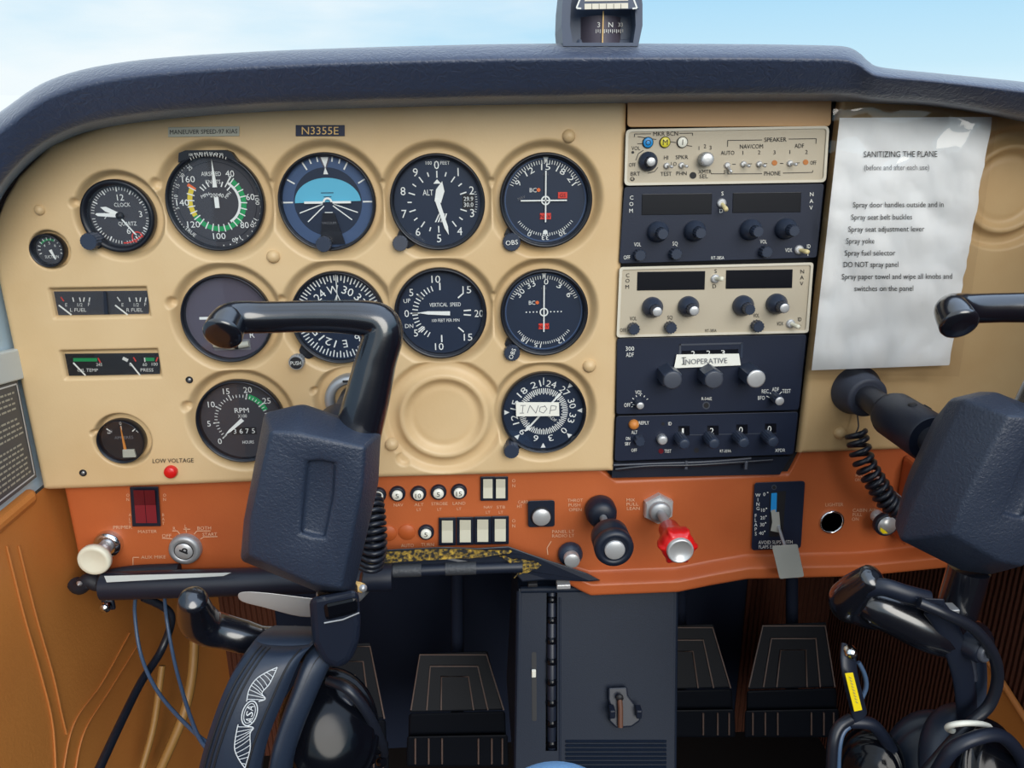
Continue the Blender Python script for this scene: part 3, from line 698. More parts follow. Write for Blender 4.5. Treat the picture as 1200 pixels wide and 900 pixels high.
# --- ammeter
r_, d, fd, fr, O, m = gauge('ammeter', 'ammeter', 'small dark ammeter with an orange hand, lower left of the panel', 'ink', .06)
d.text(fd, '60', -.50, .40, .16, 'ink_soft'); d.text(fd, '0', 0, .76, .15, 'white'); d.text(fd, 'AMPERES', .04, .10, .14, 'ink_soft', .8)
for a in (-50, 50): d.tick(fd, a, .58, .82, .05, 'white')
d.tick(fd, 0, .45, .64, .04, 'white'); d.frame_poly(fd, [(-.62, .30), (-.5, .30), (-.5, .34), (-.62, .34)], 'white'); d.frame_poly(fd, [(.60, .36), (.74, .36), (.74, .40), (.60, .40)], 'white'); d.frame_poly(fd, [(.65, .31), (.69, .31), (.69, .45), (.65, .45)], 'white')
needle(r_, fd, [(-.04, -.45), (.08, -.45), (.0, .62), (-.02, .62)], 'amber_needle'); 
pv = MB(); A = [(-.12, -.82), (.45, -.82), (.42, -.45), (-.08, -.45)]; pv.prism([fd(u, v, .0022) for u, v in A], [fd(u, v, 0) for u, v in A], 'placard_silver', .0004); pv.build('pivot_cover', r_)
fin(r_, d, fr, m, .06)
# --- twin strip gauges
def strip(x0, y0, x1, y1, name, label, draw, face):
    c = at((x0+x1)/2, (y0+y1)/2, .005); root = thing(name, label, 'gauge', c)
    A = [(x0, y0+1), (x1, y0), (x1, y1-1), (x0, y1)]; b = MB(); b.prism([at(x, y, .0052) for x, y in A], [at(x, y, .012) for x, y in A], face)
    f_ = pxf(.0052); draw(b, f_, root); b.build('dial', root)
    g = MB(); A2 = [at(x, y, .0032) for x, y in A]; g.add(A2, [(0, 3, 2, 1)], 'glass'); g.build('glass', root)
def bar(b, f_, x0, y0, x1, y1, wd, m, d=.0003): 
    l = math.hypot(x1-x0, y1-y0); nx, ny = -(y1-y0)/l*wd/2, (x1-x0)/l*wd/2
    b.frame_poly(f_, [(x0-nx, y0-ny), (x1-nx, y1-ny), (x1+nx, y1+ny), (x0+nx, y0+ny)], m, d)
def fuel(b, f_, root):
    for ox, t in ((0, 'L'), (66, 'R')):
        bar(b, f_, 71.5+ox, 348, 75+ox, 353, 1.3, 'red' if ox == 0 else 'white')
        for x in (86, 94, 99.5, 106): bar(b, f_, x+ox-.6, 348.5, x+ox+(.6 if x < 99 else -1.4), 353.5, 1.4, 'white')
        b.text(f_, 'E', 78+ox, 357, 4, 'white', up=-1); b.text(f_, '1/2', 94+ox, 357, 4, 'white', 6, up=-1); b.text(f_, 'F', 104.5+ox, 356.5, 4, 'white', up=-1)
        b.text(f_, t+' FUEL', 92+ox, 363, 4.2, 'white', 19, up=-1)
        n = MB(); bar(n, pxf(.0042), 69+ox, 357.5, 84+ox, 369, 1.8, 'needle'); n.build('needle', root)
    dv = MB(); A = [(121, 341), (124, 341), (127, 368), (122, 368)]; dv.prism([at(x, y, .003) for x, y in A], [at(x, y, .006) for x, y in A], 'black'); dv.build('divider', root)
strip(58.5, 340.5, 174.5, 369.5, 'fuel_gauge', 'dark twin fuel gauge strip, upper of the two strips on the left', fuel, 'dial_charcoal')
def oil(b, f_, root):
    bar(b, f_, 86, 421.5, 114, 421.5, 4, 'green'); bar(b, f_, 115, 419.5, 118, 425, 1.5, 'red')
    b.text(f_, '245', 116.5, 427, 3.6, 'white', 7, up=-1); b.text(f_, 'OIL TEMP', 103, 433.5, 3.8, 'white', 24, up=-1)
    bar(b, f_, 144, 419.5, 150, 422.5, 3.6, 'white'); bar(b, f_, 156.5, 418.5, 159.5, 423.5, 1.5, 'red'); bar(b, f_, 170, 421, 181, 421, 4, 'green'); bar(b, f_, 169.5, 419, 170, 424, 1.4, 'white'); bar(b, f_, 185, 418.5, 183, 423.5, 1.5, 'red')
    b.text(f_, '0', 153, 427, 3.6, 'white', up=-1); b.text(f_, '60', 170, 427, 3.6, 'white', 5, up=-1); b.text(f_, '100', 181.5, 426.5, 3.6, 'white', 7, up=-1); b.text(f_, 'PRESS', 172.5, 433.3, 3.8, 'white', 15, up=-1)
    for x0, x1 in ((86, 100.5), (152.5, 164.5)):
        n = MB(); bar(n, pxf(.0042), x0, 425, x1, 440, 1.8, 'needle'); n.build('needle', root)
strip(72.5, 413.5, 187.5, 440.5, 'oil_gauge', 'black twin oil gauge strip with green bars, below the fuel strip', oil, 'ink')
# ================================================================== RADIO STACK
rk = MB(); A = [at(x, y, .016) for x, y in ((722, 112), (985, 112), (938, 552), (712, 558))]; rk.prism(A, [p+Vector((0, .02, 0)) for p in A], 'ink')
rk = tag(rk.build('radio_rack', None, at(840, 340, .016)), 'dark frame behind the stack of radios in the middle of the panel', 'rack')
tb = MB(); A = rpoly([(735.5, 112), (974.5, 110), (973.5, 148), (735, 149)], 5); tb.prism([at(x, y, -.001) for x, y in A], [at(x, y, .014) for x, y in A], 'cream_trim', .0015)
tag(tb.build('blank_plate', None, at(855, 135)), 'narrow blank tan cover plate above the topmost radio', 'panel')
def unit(name, label, C, face, rim, Yf, rr=6):
    A = rpoly(C, rr); c = sum((at(x, y, Yf) for x, y in C), Vector())/4; root = thing(name, label, 'radio', c)
    b = MB(); b.prism([at(x, y, Yf) for x, y in A], [at(x, y, .015) for x, y in A], face, .0008)
    if rim:
        cx = sum(p[0] for p in A)/len(A); cy = sum(p[1] for p in A)/len(A)
        I = rpoly([(x+(3.2 if x < cx else -3.2), y+(3.0 if y < cy else -3.0)) for x, y in C], rr-1.5); n = len(A); V = [at(x, y, Yf-.0012) for x, y in A]+[at(x, y, Yf-.0012) for x, y in I]+[at(x, y, Yf) for x, y in I]+[at(x, y, Yf+.002) for x, y in A]
        Fc = []
        for i in range(n):
            j = (i+1) % n; Fc += [(i, j, n+j, n+i), (n+i, n+j, 2*n+j, 2*n+i), (3*n+i, 3*n+j, j, i)]
        b.add(V, Fc, rim)
    return root, b, pxf(Yf), Yf
def hole(b, f_, x, y, r, m='ink', ring=None):
    n = 16; b.frame_poly(f_, [(x+r*math.cos(2*PI*i/n), y+r*math.sin(2*PI*i/n)) for i in range(n)], m, .0004)
    if ring: b.frame_poly(f_, [(x+r*1.5*math.cos(2*PI*i/n), y+r*1.5*math.sin(2*PI*i/n)) for i in range(n)], ring, .0002)
def words(b, f_, L, m, h=4.6):
    for t in L:
        b.text(f_, t[0], t[1], t[2], t[4] if len(t) > 4 and t[4] else h, m, t[3] if len(t) > 3 else None, -1, up=-1)
def line(b, f_, pts, m, wd=.8, d=.0003):
    for (x0, y0), (x1, y1) in zip(pts, pts[1:]): bar(b, f_, x0, y0, x1, y1, wd, m, d)
def display(root, Yf, x0, y0, x1, y1, dy=-1):
    b = MB(); A = [(x0, y0), (x1, y0+dy), (x1-.8, y1+dy), (x0-.6, y1)]
    b.prism([at(x, y, Yf-.0006) for x, y in A], [at(x, y, Yf+.003) for x, y in A], 'display', .0003); b.build('display', root)
def knob(root, px, py, Y, r, ln, m='knob', cap=None, kn=.07, tip=None, n=32, name='knob', base=None, txt=None):
    O = at(px, py, Y); k = r*mpp(px, py, Y); b = MB()
    if tip:                                                    # wide base and narrow inner knob
        b.lathe([(k, 0), (k, ln*.22), (k*.9, ln*.3), (k*.62, ln*.55), (k*.55, ln*.58)], O, m, n=n, cap=False)
        q = k*tip; b.lathe([(q*.9, ln*.5), (q, ln*.56), (q, ln*.95), (q*.9, ln), (.0001, ln)], O, m, n=28, knurl=.09, smooth=False); kc = q
    else:
        if base: b.lathe([(k*base, 0), (k*base, ln*.15), (k, ln*.2)], O, m, n=n, cap=False)
        b.lathe([(k, 0), (k, ln*.9), (k*.9, ln), (.0001, ln)], O, m, n=n, knurl=kn, smooth=False); kc = k
    o = b.build(name, root)
    if cap:
        c = MB(); c.lathe([(kc*.84, ln-.0008), (kc*.84, ln+.0004), (kc*.7, ln+.0008), (.0001, ln+.0006)], O, cap, n=24); c.build('knob_cap', o)
    return o
def toggle(root, px, py, Y, m, dx=0, dz=-.3, ln=.011, r=.0017, base='silver'):
    O = at(px, py, Y); b = MB(); D = Vector((dx, -1, dz)).normalized()
    b.lathe([(r*1.9, 0), (r*1.9, .0014), (r*1.3, .002)], O, base, n=12); b.lathe([(r*.7, 0), (r*.8, ln*.4), (r, ln*.8), (r*.8, ln), (.0001, ln)], O, m, D, 14); b.build('toggle', root)
# --- audio panel
root, b, f_, Y = unit('audio_panel', 'tan audio selector panel with coloured marker lamps at the top of the radio stack', [(733.5, 151.5), (972, 147.5), (968, 213.5), (731.5, 217.5)], 'radio_tan', 'rim', -.003)
words(b, f_, [('MKR BCN', 780, 156.6, 29, 5), ('VOL', 745, 173.5, 10), ('OFF', 741, 193, 8), ('BRT', 744.5, 203.5, 11), ('HI', 780.5, 184.5, 5), ('LO', 789.5, 192, 6.5), ('TEST', 780.5, 203.6, 13), ('SPKR', 799, 184, 14.5), ('PHN', 798.5, 203, 12), ('1', 819, 173.5), ('2', 826, 171.3), ('3', 832.5, 173), ('XMTR', 826, 201, 15.5), ('SEL', 824.5, 206.5, 10), ('SPEAKER', 908.5, 163.5, 26, 5), ('NAV/COM', 880.5, 171.5, 27, 5), ('ADF', 936.5, 170.8, 11, 5), ('AUTO', 852.5, 179, 16, 4.8), ('1', 870.5, 178.8), ('2', 889.5, 178.5), ('3', 907.5, 178.5), ('1', 925.5, 178), ('2', 945, 178), ('OFF', 953, 190.6, 7), ('PHONE', 905, 203, 19, 5)], 'ink')
for P in ([(743.5, 160.5), (743.5, 157), (763, 156.8)], [(796, 156.3), (811.5, 156), (811.5, 159)], [(852.5, 172), (852.7, 164.5), (893, 164)], [(924, 163), (956.5, 162.5), (956, 168.5)], [(853, 199), (853, 203.8), (893, 203.5)], [(917.5, 202.8), (952, 202), (952.5, 199.5)], [(833, 203.6), (849, 203.6), (849, 199)], [(858, 192.5), (862, 192.5)], [(876, 192), (881, 192)], [(895, 191.7), (899, 191.7)], [(914, 191.5), (918, 191.5)], [(931, 191), (937, 190.8)], [(747, 160), (769, 163.5)], [(747, 168.5), (754, 168.5)], [(785, 166), (792, 167)], [(805, 170.5), (811, 171.5)], [(745, 188), (748, 180), (754, 176)], [(759, 203), (767, 201), (771, 196)]): line(b, f_, P, 'ink')
hole(b, f_, 741.5, 178.5, 1.6); hole(b, f_, 741, 209.7, 2.6, 'ink'); hole(b, f_, 741, 209.7, 1.9, 'radio_tan'); hole(b, f_, 812, 205.5, 4); hole(b, f_, 907.5, 190.8, 3.2, 'leather_seam'); hole(b, f_, 944, 190, 3.2, 'leather_seam')
b.build('faceplate', root)
for x, y, m, t in ((759, 167, 'mkr_blue', 'O'), (779, 166.6, 'mkr_yellow', 'M'), (799.3, 166.6, 'mkr_white', 'I')):
    q = MB(); O = at(x, y, Y); k = 6.4*mpp(x, y, Y); q.lathe([(k, -.0002), (k, .0014), (k*.9, .0018)], O, 'ink', n=28, cap=False); q.lathe([(k*.92, 0), (k*.92, .0015), (k*.8, .0019), (.0001, .002)], O, m, n=28); q.text(locf(O, k), t, 0, 0, 1.0, 'ink', d=.0022)
    q.build('marker_lamp', root)
knob(root, 759, 189, Y, 11, .013, 'knob', 'silver', tip=.55); o = knob(root, 825.5, 186.5, Y, 8.3, .009, 'silver_matte', 'silver', kn=.05)
for x, y, z in ((781, 194, -.1), (798.5, 193.5, -.1), (852, 193.5, -.9), (871, 192, -.2), (889.5, 192, -.2), (925.5, 191.3, -.1)): toggle(root, x, y, Y, 'silver', .35, z, .009, .0014)
# --- the two nav com radios
def navcom(name, label, C, face, rim, Y, ink, T, disp, big, small, tg, cap, tipm):
    root, b, f_, Y = unit(name, label, C, face, rim, Y, 4)
    words(b, f_, T, ink); b.build('faceplate', root)
    for q in disp: display(root, Y, *q)
    for i, (x, y) in enumerate(big): knob(root, x, y, Y, 12, .021, 'knob', cap if cap and (cap != 'silver' or i != 2) else None, tip=.54, name='tuning_knob')
    for x, y in small: knob(root, x, y, Y, 7, .008, 'knob', None, kn=.14, n=24)
    for x, y, dx, dz in tg: toggle(root, x, y, Y, tipm, dx, dz, .011, .0022, 'silver')
    return root
navcom('communication_radio', 'dark blue radio with two dark displays directly below the audio panel', [(731.5, 219), (966, 215), (957, 302), (725.5, 309)], 'radio_dark', None, -.002, 'white',
    [('C', 740, 231.5), ('O', 739.7, 239), ('M', 739.4, 246.8), ('N', 951, 227.5), ('A', 950.6, 235.5), ('V', 950.2, 243.2), ('S', 846.5, 226.6), ('D', 845, 247), ('VOL', 747, 286.3, 8), ('OFF', 734.5, 301.5, 7.5), ('SQ', 791, 285.3, 6), ('RT-385A', 841, 302, 15, 3.8), ('VOL', 894.5, 283, 8), ('VOX', 924, 293, 8), ('ID', 947.5, 288.5, 4), ('T', 946.5, 297.5)],
    [(752.5, 227.5, 834.5, 252), (859, 226, 939, 249.5)], [(770.5, 271), (813.5, 270), (879, 268.5), (920, 267.5)], [(748.5, 298), (790.5, 296.5), (895.5, 294)], [(845.5, 238, .2, -.55), (936, 292.5, .5, -.1)], None, 'ivory_tip')
navcom('communication_radio', 'tan radio with two dark displays and silver tipped knobs, under the dark blue radio', [(726, 313), (953.5, 307.5), (947.5, 390), (722.5, 395.5)], 'radio_tan', 'rim', -.003, 'ink',
    [('C', 735.5, 322.5), ('O', 735.3, 328.8), ('M', 735, 336), ('N', 940, 318), ('A', 939.6, 325), ('V', 939.3, 332), ('S', 838.5, 317.5), ('D', 837, 335.2), ('VOL', 742, 373, 8), ('OFF', 730, 386.7, 7), ('SQ', 785, 371.8, 6), ('RT-385A', 833, 387.3, 13, 3.6), ('VOL', 886, 369.5, 7), ('VOX', 914, 379, 7.5), ('ID', 937, 374, 4), ('T', 936.5, 383)],
    [(747, 318.5, 826.5, 340.5), (851, 316.5, 929, 338.5)], [(764, 359.5), (806, 358.5), (870, 357.5), (909, 355.5)], [(741.5, 384), (784.5, 382.5), (886, 381)], [(838, 326.5, .35, .15), (926, 379, .5, -.15)], 'silver', 'ivory')
# --- adf receiver
root, b, f_, Y = unit('direction_finder_radio', 'dark radio with three hexagonal knobs, third from the top counting dark and tan nav radios', [(723, 396.5), (945.5, 391.5), (936, 480.5), (722, 485.5)], 'radio_dark', None, -.002, 4)
root['label'] = 'dark radio with three six-sided knobs and a paper tape, below the tan radio'
words(b, f_, [('300', 738, 408.3, 10, 5), ('ADF', 738, 415.5, 9, 5), ('VOL', 748.3, 459.5, 8), ('OFF', 735, 474.4, 7.5), ('R-546E', 828, 467, 12, 3.6), ('REC', 896.5, 458.3, 8), ('ADF', 908.5, 456, 8), ('TEST', 921.5, 458, 10), ('BFO', 892, 466, 8)], 'white')
line(b, f_, [(741, 474.2), (746, 474.2)], 'white')
for a in range(-110, 60, 28): bar(b, f_, 750+9*math.sin(R_(a)), 473-9*math.cos(R_(a)), 750+11*math.sin(R_(a)), 473-11*math.cos(R_(a)), .8, 'white')
for P in ([(898, 464), (902, 466)], [(902, 460), (906, 464)], [(909, 459), (909, 462)], [(916, 459), (912, 463)]): line(b, f_, P, 'white')
for P, q in (([(796, 403), (871, 401), (871, 403), (796, 405)], 'knob_grey'), ([(796, 403), (798, 403), (798, 420), (795, 420)], 'knob_grey'), ([(868, 402), (871, 401), (870, 419), (867, 419)], 'knob'), ([(799, 411), (865, 409), (865, 420), (799, 420)], 'display')): b.frame_poly(f_, P, q, .0004)
for x, y, t in ((812, 414, '2'), (830, 413.5, '2'), (847, 413, '3')): b.text(f_, t, x, y, 6, 'white', 4.5, d=.0007, up=-1)
hole(b, f_, 827.5, 475, 3, 'ink', 'knob_grey'); b.build('faceplate', root)
for i, (x, y) in enumerate(((781, 437), (828, 436.5), (876, 435.5))): knob(root, x, y, Y, 12.5, .023, 'knob', 'silver' if i == 2 else 'knob_grey', kn=0, n=6, name='tuning_knob')
knob(root, 747.5, 471, Y, 5, .011, 'knob', 'silver', kn=.1, n=20); knob(root, 907, 464.5, Y, 6, .014, 'knob', 'silver', kn=.1, n=20)
nt_ = MB(); A = [at(793, 415.5, -.0045), at(866, 414.5, -.0045), at(868, 428, -.0055), at(790, 431.5, -.0055)]; nt_.prism(A, [p+Vector((0, .0005, 0)) for p in A], 'sticker')
nt_.text(lambda u, v, d=0: at(u, v, -.0051-(v-423)*.00005)+Vector((0, -d-.0004, 0)), 'INOPERATIVE', 826.5, 422.8, 6.2, 'ink_soft', 51, -2, up=-1); strokes(nt_, lambda u, v, d=0: at(u, v, -.0056)+Vector((0, -d, 0)), ([(801, 418.5), (801, 427)], [(799, 419), (804, 419)], [(799, 427), (804, 427)]), .8, 'ink')
tag(nt_.build('tape_note', None, A[0]), 'white tape strip reading inoperative stuck on the dark radio', 'tape')
# --- transponder
root, b, f_, Y = unit('transponder', 'dark transponder showing 1200 at the bottom of the radio stack', [(722, 487.5), (935.5, 482.5), (930, 532.5), (720, 540.5)], 'radio_dark', None, -.002, 4)
words(b, f_, [('REPLY', 754.5, 495.2, 12, 4), ('ALT', 743.3, 506.3, 7, 4), ('ON', 735.8, 513.6, 5, 3.8), ('SBY', 735.5, 519.8, 6.5, 3.8), ('OFF', 743, 527.3, 6.5, 3.8), ('ID', 785, 496.2, 4, 4), ('TEST', 782.5, 528.4, 8, 4), ('RT-359A', 850, 528.3, 13, 3.4), ('XPDR', 914, 527.4, 12, 4)], 'white')
line(b, f_, [(795, 509.8), (910, 507.5)], 'knob_grey')
for x, y, t in ((800, 505, '1'), (834, 504.6, '2'), (868, 503.3, '0'), (901.5, 502.2, '0')):
    b.frame_poly(f_, [(x-5, y-6), (x+8, y-6), (x+8, y+5), (x-5, y+5)], 'display', .0004); b.text(f_, t, x, y, 7, 'white', 2.2 if t == '1' else 4.5, d=.0007, up=-1)
hole(b, f_, 816, 527.5, 3); hole(b, f_, 774.5, 528.5, 3, 'dark_red'); hole(b, f_, 777, 496.5, 2, 'ink'); b.build('faceplate', root)
q = MB(); O = at(742.5, 497, Y); k = 6*mpp(742, 497, Y); q.lathe([(k, 0), (k, .002), (k*.8, .004), (k*.4, .0052), (.0001, .0055)], O, 'amber_needle', n=22); q.build('reply_lamp', root)
knob(root, 748, 514, Y, 6, .009, 'knob', None, kn=.12, n=16); knob(root, 775, 513.5, Y, 6, .006, 'silver_matte', 'silver', kn=.05)
for x, y in ((796, 512), (830, 511.5), (864, 510.5), (897.5, 509.5)): knob(root, x, y, Y, 7, .019, 'knob', 'knob', kn=.06, name='code_knob')
tr_ = MB(); A = [(717, 541.5), (927, 534.5), (914, 556), (717, 560)]; tr_.prism([at(x, y, .006) for x, y in A], [at(x, y, .015) for x, y in A], 'black')
tr_.tube(cr([at(721, 550, .001), at(760, 546, -.001), at(810, 545, -.001), at(860, 542, .0), at(905, 539, .002)], 6), .0018, 'cable'); tr_.tube(cr([at(719, 545, .001), at(760, 543.5, .0), at(830, 541, .0), at(880, 537, .002)], 6), .0012, 'knob_grey')
for x in (804, 874): tr_.rbox(at(x, 545, -.001), (.003, .003, .009), 'knob_grey', .0006)
tag(tr_.build('radio_tray', None, at(820, 548, .01)), 'black open tray with loose wires under the transponder', 'tray')
# ================================================================== ORANGE PANEL CONTROLS
YO = .012
L = MB(); f_ = pxf(YO-.0004)
ow = [('PRIMER', 144, 617.5, 22, 4), ('MASTER', 173, 622.5, 22, 3.6), ('AUX MIKE', 180, 652.5, 29, 3.8), ('OFF', 195.5, 627.5, 11, 4), ('R', 204.5, 619, 3, 4), ('L', 218, 616.5, 2.5, 4), ('BOTH', 239.5, 618.5, 16, 4), ('START', 246, 625.8, 17, 4), ('LT', 444, 597, 6, 3.4), ('NAV', 467, 591.5, 11, 3.6), ('ALT', 491, 591, 11, 3.6), ('LT', 491, 597, 5, 3.2), ('STROBE', 515, 590, 19, 3.6), ('LT', 515, 596.5, 5, 3.2), ('LAND', 538, 589.5, 15, 3.6), ('LT', 538, 596, 5, 3.2), ('AUTO', 477.5, 639, 15, 4), ('TURN', 501, 638, 15, 4), ('NAV', 572, 594, 10, 3.4), ('STB', 587, 594, 10, 3.4), ('LT', 572, 600, 5, 3.2), ('LT', 587, 600, 5, 3.2), ('CARB', 613, 588, 12, 3.6), ('HT', 609, 593, 6, 3.6), ('THROT', 674, 586, 18, 3.6), ('PUSH', 673, 591.5, 14, 3.6), ('OPEN', 674, 597, 15, 3.6), ('PANEL LT', 660, 622.5, 26, 3.6), ('RADIO LT', 660, 627.5, 26, 3.6), ('MIX', 739, 585.5, 10, 3.6), ('PULL', 741, 590.5, 14, 3.6), ('LEAN', 742, 595.5, 15, 3.6), ('LIGHTER', 977.5, 591, 21, 4), ('CABIN HT', 1017, 551.5, 26, 3.8), ('PULL', 1008, 557, 11, 3.6), ('ON', 1005, 562, 7, 3.6), ('CABIN AIR', 1013, 597.5, 28, 4), ('PULL', 1004.5, 602.8, 11, 3.8), ('ON', 1002, 608, 8, 3.8)]
words(L, f_, ow, 'faded', 4)
for k, (x, y) in enumerate(((150, 580), (193, 580))): L.text(f_, 'O', x, y, 3.5, 'faded', up=-1); L.text(f_, 'N', x, y+5, 3.5, 'faded', up=-1)
for k, t in enumerate('ALT'): L.text(f_, t, 152.5, 603+k*5, 3.4, 'faded', up=-1)
for k, t in enumerate('BAT'): L.text(f_, t, 191.5, 603+k*5, 3.4, 'faded', up=-1)
for x, y in ((602, 563), (602, 610)): L.text(f_, 'O', x, y, 3.8, 'faded', up=-1); L.text(f_, 'N', x, y+6, 3.8, 'faded', up=-1)
for P in ([(190, 630.5), (200, 631), (205, 632)], [(202, 622), (208, 622), (211, 626)], [(215, 620), (223, 620)], [(218, 618), (218.5, 624)], [(247, 622), (231, 622), (227.5, 626)], [(255, 628.7), (239, 629), (235, 631.5)], [(163, 653), (156, 653), (156, 662)], [(642, 650), (641, 642), (646, 634)]): line(L, f_, P, 'faded', .9)
L.build('lettering', opanel)
def rocker(x0, y0, x1, y1, label, m=('ivory',), bz=3.5, halves=1, name='rocker_switch', group=None, dx=0):
    c = at((x0+x1)/2, (y0+y1)/2, YO); root = thing(name, label, 'switch', c, group)
    b = MB(); A = [(x0-bz, y0-bz), (x1+bz, y0-bz-.4), (x1+bz+dx, y1+bz-.4), (x0-bz+dx, y1+bz)]
    b.prism([at(x, y, YO-.004) for x, y in A], [at(x, y, YO+.002) for x, y in A], 'black', .0008); b.build('bezel', root)
    for h in range(halves):
        a0 = x0+(x1-x0)*h/halves+.3; a1 = x0+(x1-x0)*(h+1)/halves-.3; ym = y0+(y1-y0)*.45
        r = MB(); q = .004
        pr = [(y0, YO-.0105), (ym, YO-.0062), (y1, YO-.0048)]
        top = [[at(a0+dx*(y-y0)/(y1-y0), y, Y_) for y, Y_ in pr], [at(a1+dx*(y-y0)/(y1-y0), y, Y_) for y, Y_ in pr]]
        bot = [[at(a0, y0, YO-.002), at(a0+dx, y1, YO-.002)], [at(a1, y0, YO-.002), at(a1+dx, y1, YO-.002)]]
        r.add(top[0]+top[1]+bot[0]+bot[1], [(0, 1, 4, 3), (1, 2, 5, 4), (0, 3, 8, 6), (2, 7, 9, 5), (0, 6, 7, 2, 1), (3, 4, 5, 9, 8)], m[0])
        if len(m) > 1: r.add([p+Vector((0, -.0003, 0)) for p in (top[0][0], top[0][1], top[1][1], top[1][0])], [(0, 1, 2, 3)], m[1])
        r.build('rocker', root)
rocker(156, 574.5, 181.5, 613, 'dark red split master switch in black frame at the left of the orange panel', ('dark_red_light', 'dark_red'), 4, 2, 'master_switch', None, 3)

for (x0, x1), l in zip(((566, 577.5), (581, 592.5)), ('left', 'right')): rocker(x0, 561.5, x1, 584, f'ivory rocker switch, {l} one of the upper pair under the cream panel', bz=3, group='ivory rocker switches')
for i, (x0, x1) in enumerate(((517.5, 531), (538.5, 552), (559, 572.5), (579.5, 593))): rocker(x0, 610-i*.6, x1, 636-i*.5, ('leftmost ivory rocker switch in the lower row of four', 'second ivory rocker switch from the left in the lower row of four', 'third ivory rocker switch from the left in the lower row of four', 'rightmost ivory rocker switch in the lower row of four, below the upper pair')[i], bz=3.4, group='ivory rocker switches')
def breaker(px, py, t, label, r=9.3):
    O = at(px, py, YO); k = r*mpp(px, py, YO); root = thing('circuit_breaker', label, 'circuit breaker', O, 'circuit breakers on the orange panel'); b = MB()
    b.lathe([(k, -.001), (k, .003), (k*.92, .0045), (k*.7, .005), (k*.62, .002)], O, 'black', n=32, cap=False); b.build('collar', root)
    d = MB(); d.lathe([(k*.66, 0), (k*.66, .006), (k*.6, .0068), (.0001, .0068)], O, 'mkr_white', n=28); d.text(locf(O, k), t, 0, 0, .62, 'ink', .4 if len(t) == 1 else .7, d=.0071); d.build('button', root)
for x, y, t, l in ((443.5, 579, '5', 'leftmost circuit breaker marked 5 in the upper row, beside the yoke cover'), (466, 577.6, '5', 'circuit breaker marked 5, second in the upper row over the word NAV'), (490.5, 577.4, '10', 'darkened circuit breaker marked 10, middle of the upper row'), (514, 575.8, '5', 'circuit breaker marked 5 over the word STROBE'), (538, 575, '15', 'circuit breaker marked 15 at the right end of the upper row'), (499.5, 622.6, '5', 'single circuit breaker marked 5 in the lower row beside the rocker switches')): breaker(x, y, t, l)
for x, y, l in ((455, 624.5, 'left one of two flat round orange caps beside the coiled cord'), (477, 623.3, 'right one of two flat round orange caps, next to a breaker marked 5')):
    O = at(x, y, YO); k = 10*mpp(x, y, YO); b = MB(); b.lathe([(k, -.001), (k, .001), (k*.93, .0018), (.0001, .002)], O, 'orange_cap', n=32); tag(b.build('hole_plug', None, O), l, 'plug', 'orange hole plugs')
# primer
O = at(128.5, 635.5, YO); k = mpp(128, 636, YO); root = thing('primer_knob', 'ivory pull knob on a chrome collar at the left end of the orange panel', 'knob', O)
b = MB(); b.lathe([(16*k, 0), (16*k, .005), (14.5*k, .008), (10*k, .0085)], O, 'chrome', n=36); b.build('collar', root)
b = MB(); b.lathe([(8*k, .006), (8*k, .018), (10.5*k, .0185), (10.5*k, .024)], O, 'silver', n=28); b.build('shaft', root)
b = MB(); b.lathe([(9*k, .023), (13*k, .026), (18*k, .030), (18.2*k, .034), (16.5*k, .0365), (13*k, .0358), (8*k, .0345), (.0001, .034)], O, 'ivory', n=40); b.build('knob', root)
# ignition
O = at(218.5, 641.5, YO); k = mpp(218, 642, YO); root = thing('ignition_switch', 'round silver ignition key switch marked off, both and start', 'switch', O)
b = MB(); b.lathe([(18.5*k, 0), (18.5*k, .004), (17.5*k, .007), (15*k, .008), (11*k, .0078), (10.5*k, .005)], O, 'silver_matte', n=44, cap=False); b.build('bezel', root)
b = MB(); b.lathe([(10.3*k, .004), (10.3*k, .0078), (9.5*k, .0085), (.0001, .0085)], O, 'silver', n=32); b.arc(locf(O, k), 0, 360, 10.2, 11, 'ink', .0079, 32); f2 = locf(O, k); b.frame_poly(f2, rot([(-5, -1.3), (5, -1.3), (5, 1.3), (-5, 1.3)], 28), 'ink', .0089); b.arc(f2, 0, 360, 1.5, 3.4, 'ink', .0088, 20, cu=1.5, cv=1.6); b.build('key_cylinder', root)
# carb heat
O = at(633.5, 601.5, YO); k = mpp(634, 602, YO); root = thing('carburetor_heat_knob', 'silver disc knob on a square black plate right of the rocker switches', 'knob', O)
b = MB(); A = rpoly([(618.5, 587), (650, 586), (650, 617), (619, 618)], 3); b.prism([at(x, y, YO-.006) for x, y in A], [at(x, y, YO+.001) for x, y in A], 'black', .001); b.build('plate', root)
b = MB(); b.lathe([(12*k, .006), (12*k, .008), (11*k, .0085)], O, 'ink', n=36); b.lathe([(10.6*k, .007), (10.6*k, .0095), (10*k, .010), (.0001, .010)], O, 'silver', n=36); b.build('knob', root)
# dimmer
O = at(668, 648, YO-.002); k = mpp(668, 648, YO); root = thing('dimmer_knob', 'small black dimmer knob with silver cap left below the throttle', 'knob', O)
b = MB(); b.lathe([(14.5*k, 0), (14.5*k, .004), (13*k, .007), (10*k, .0085)], O, 'knob', n=36, knurl=.02); b.build('base', root); b = MB(); b.lathe([(9*k, .007), (9*k, .016), (8.4*k, .0165), (.0001, .0165)], O, 'silver', n=30); b.build('cap', root)
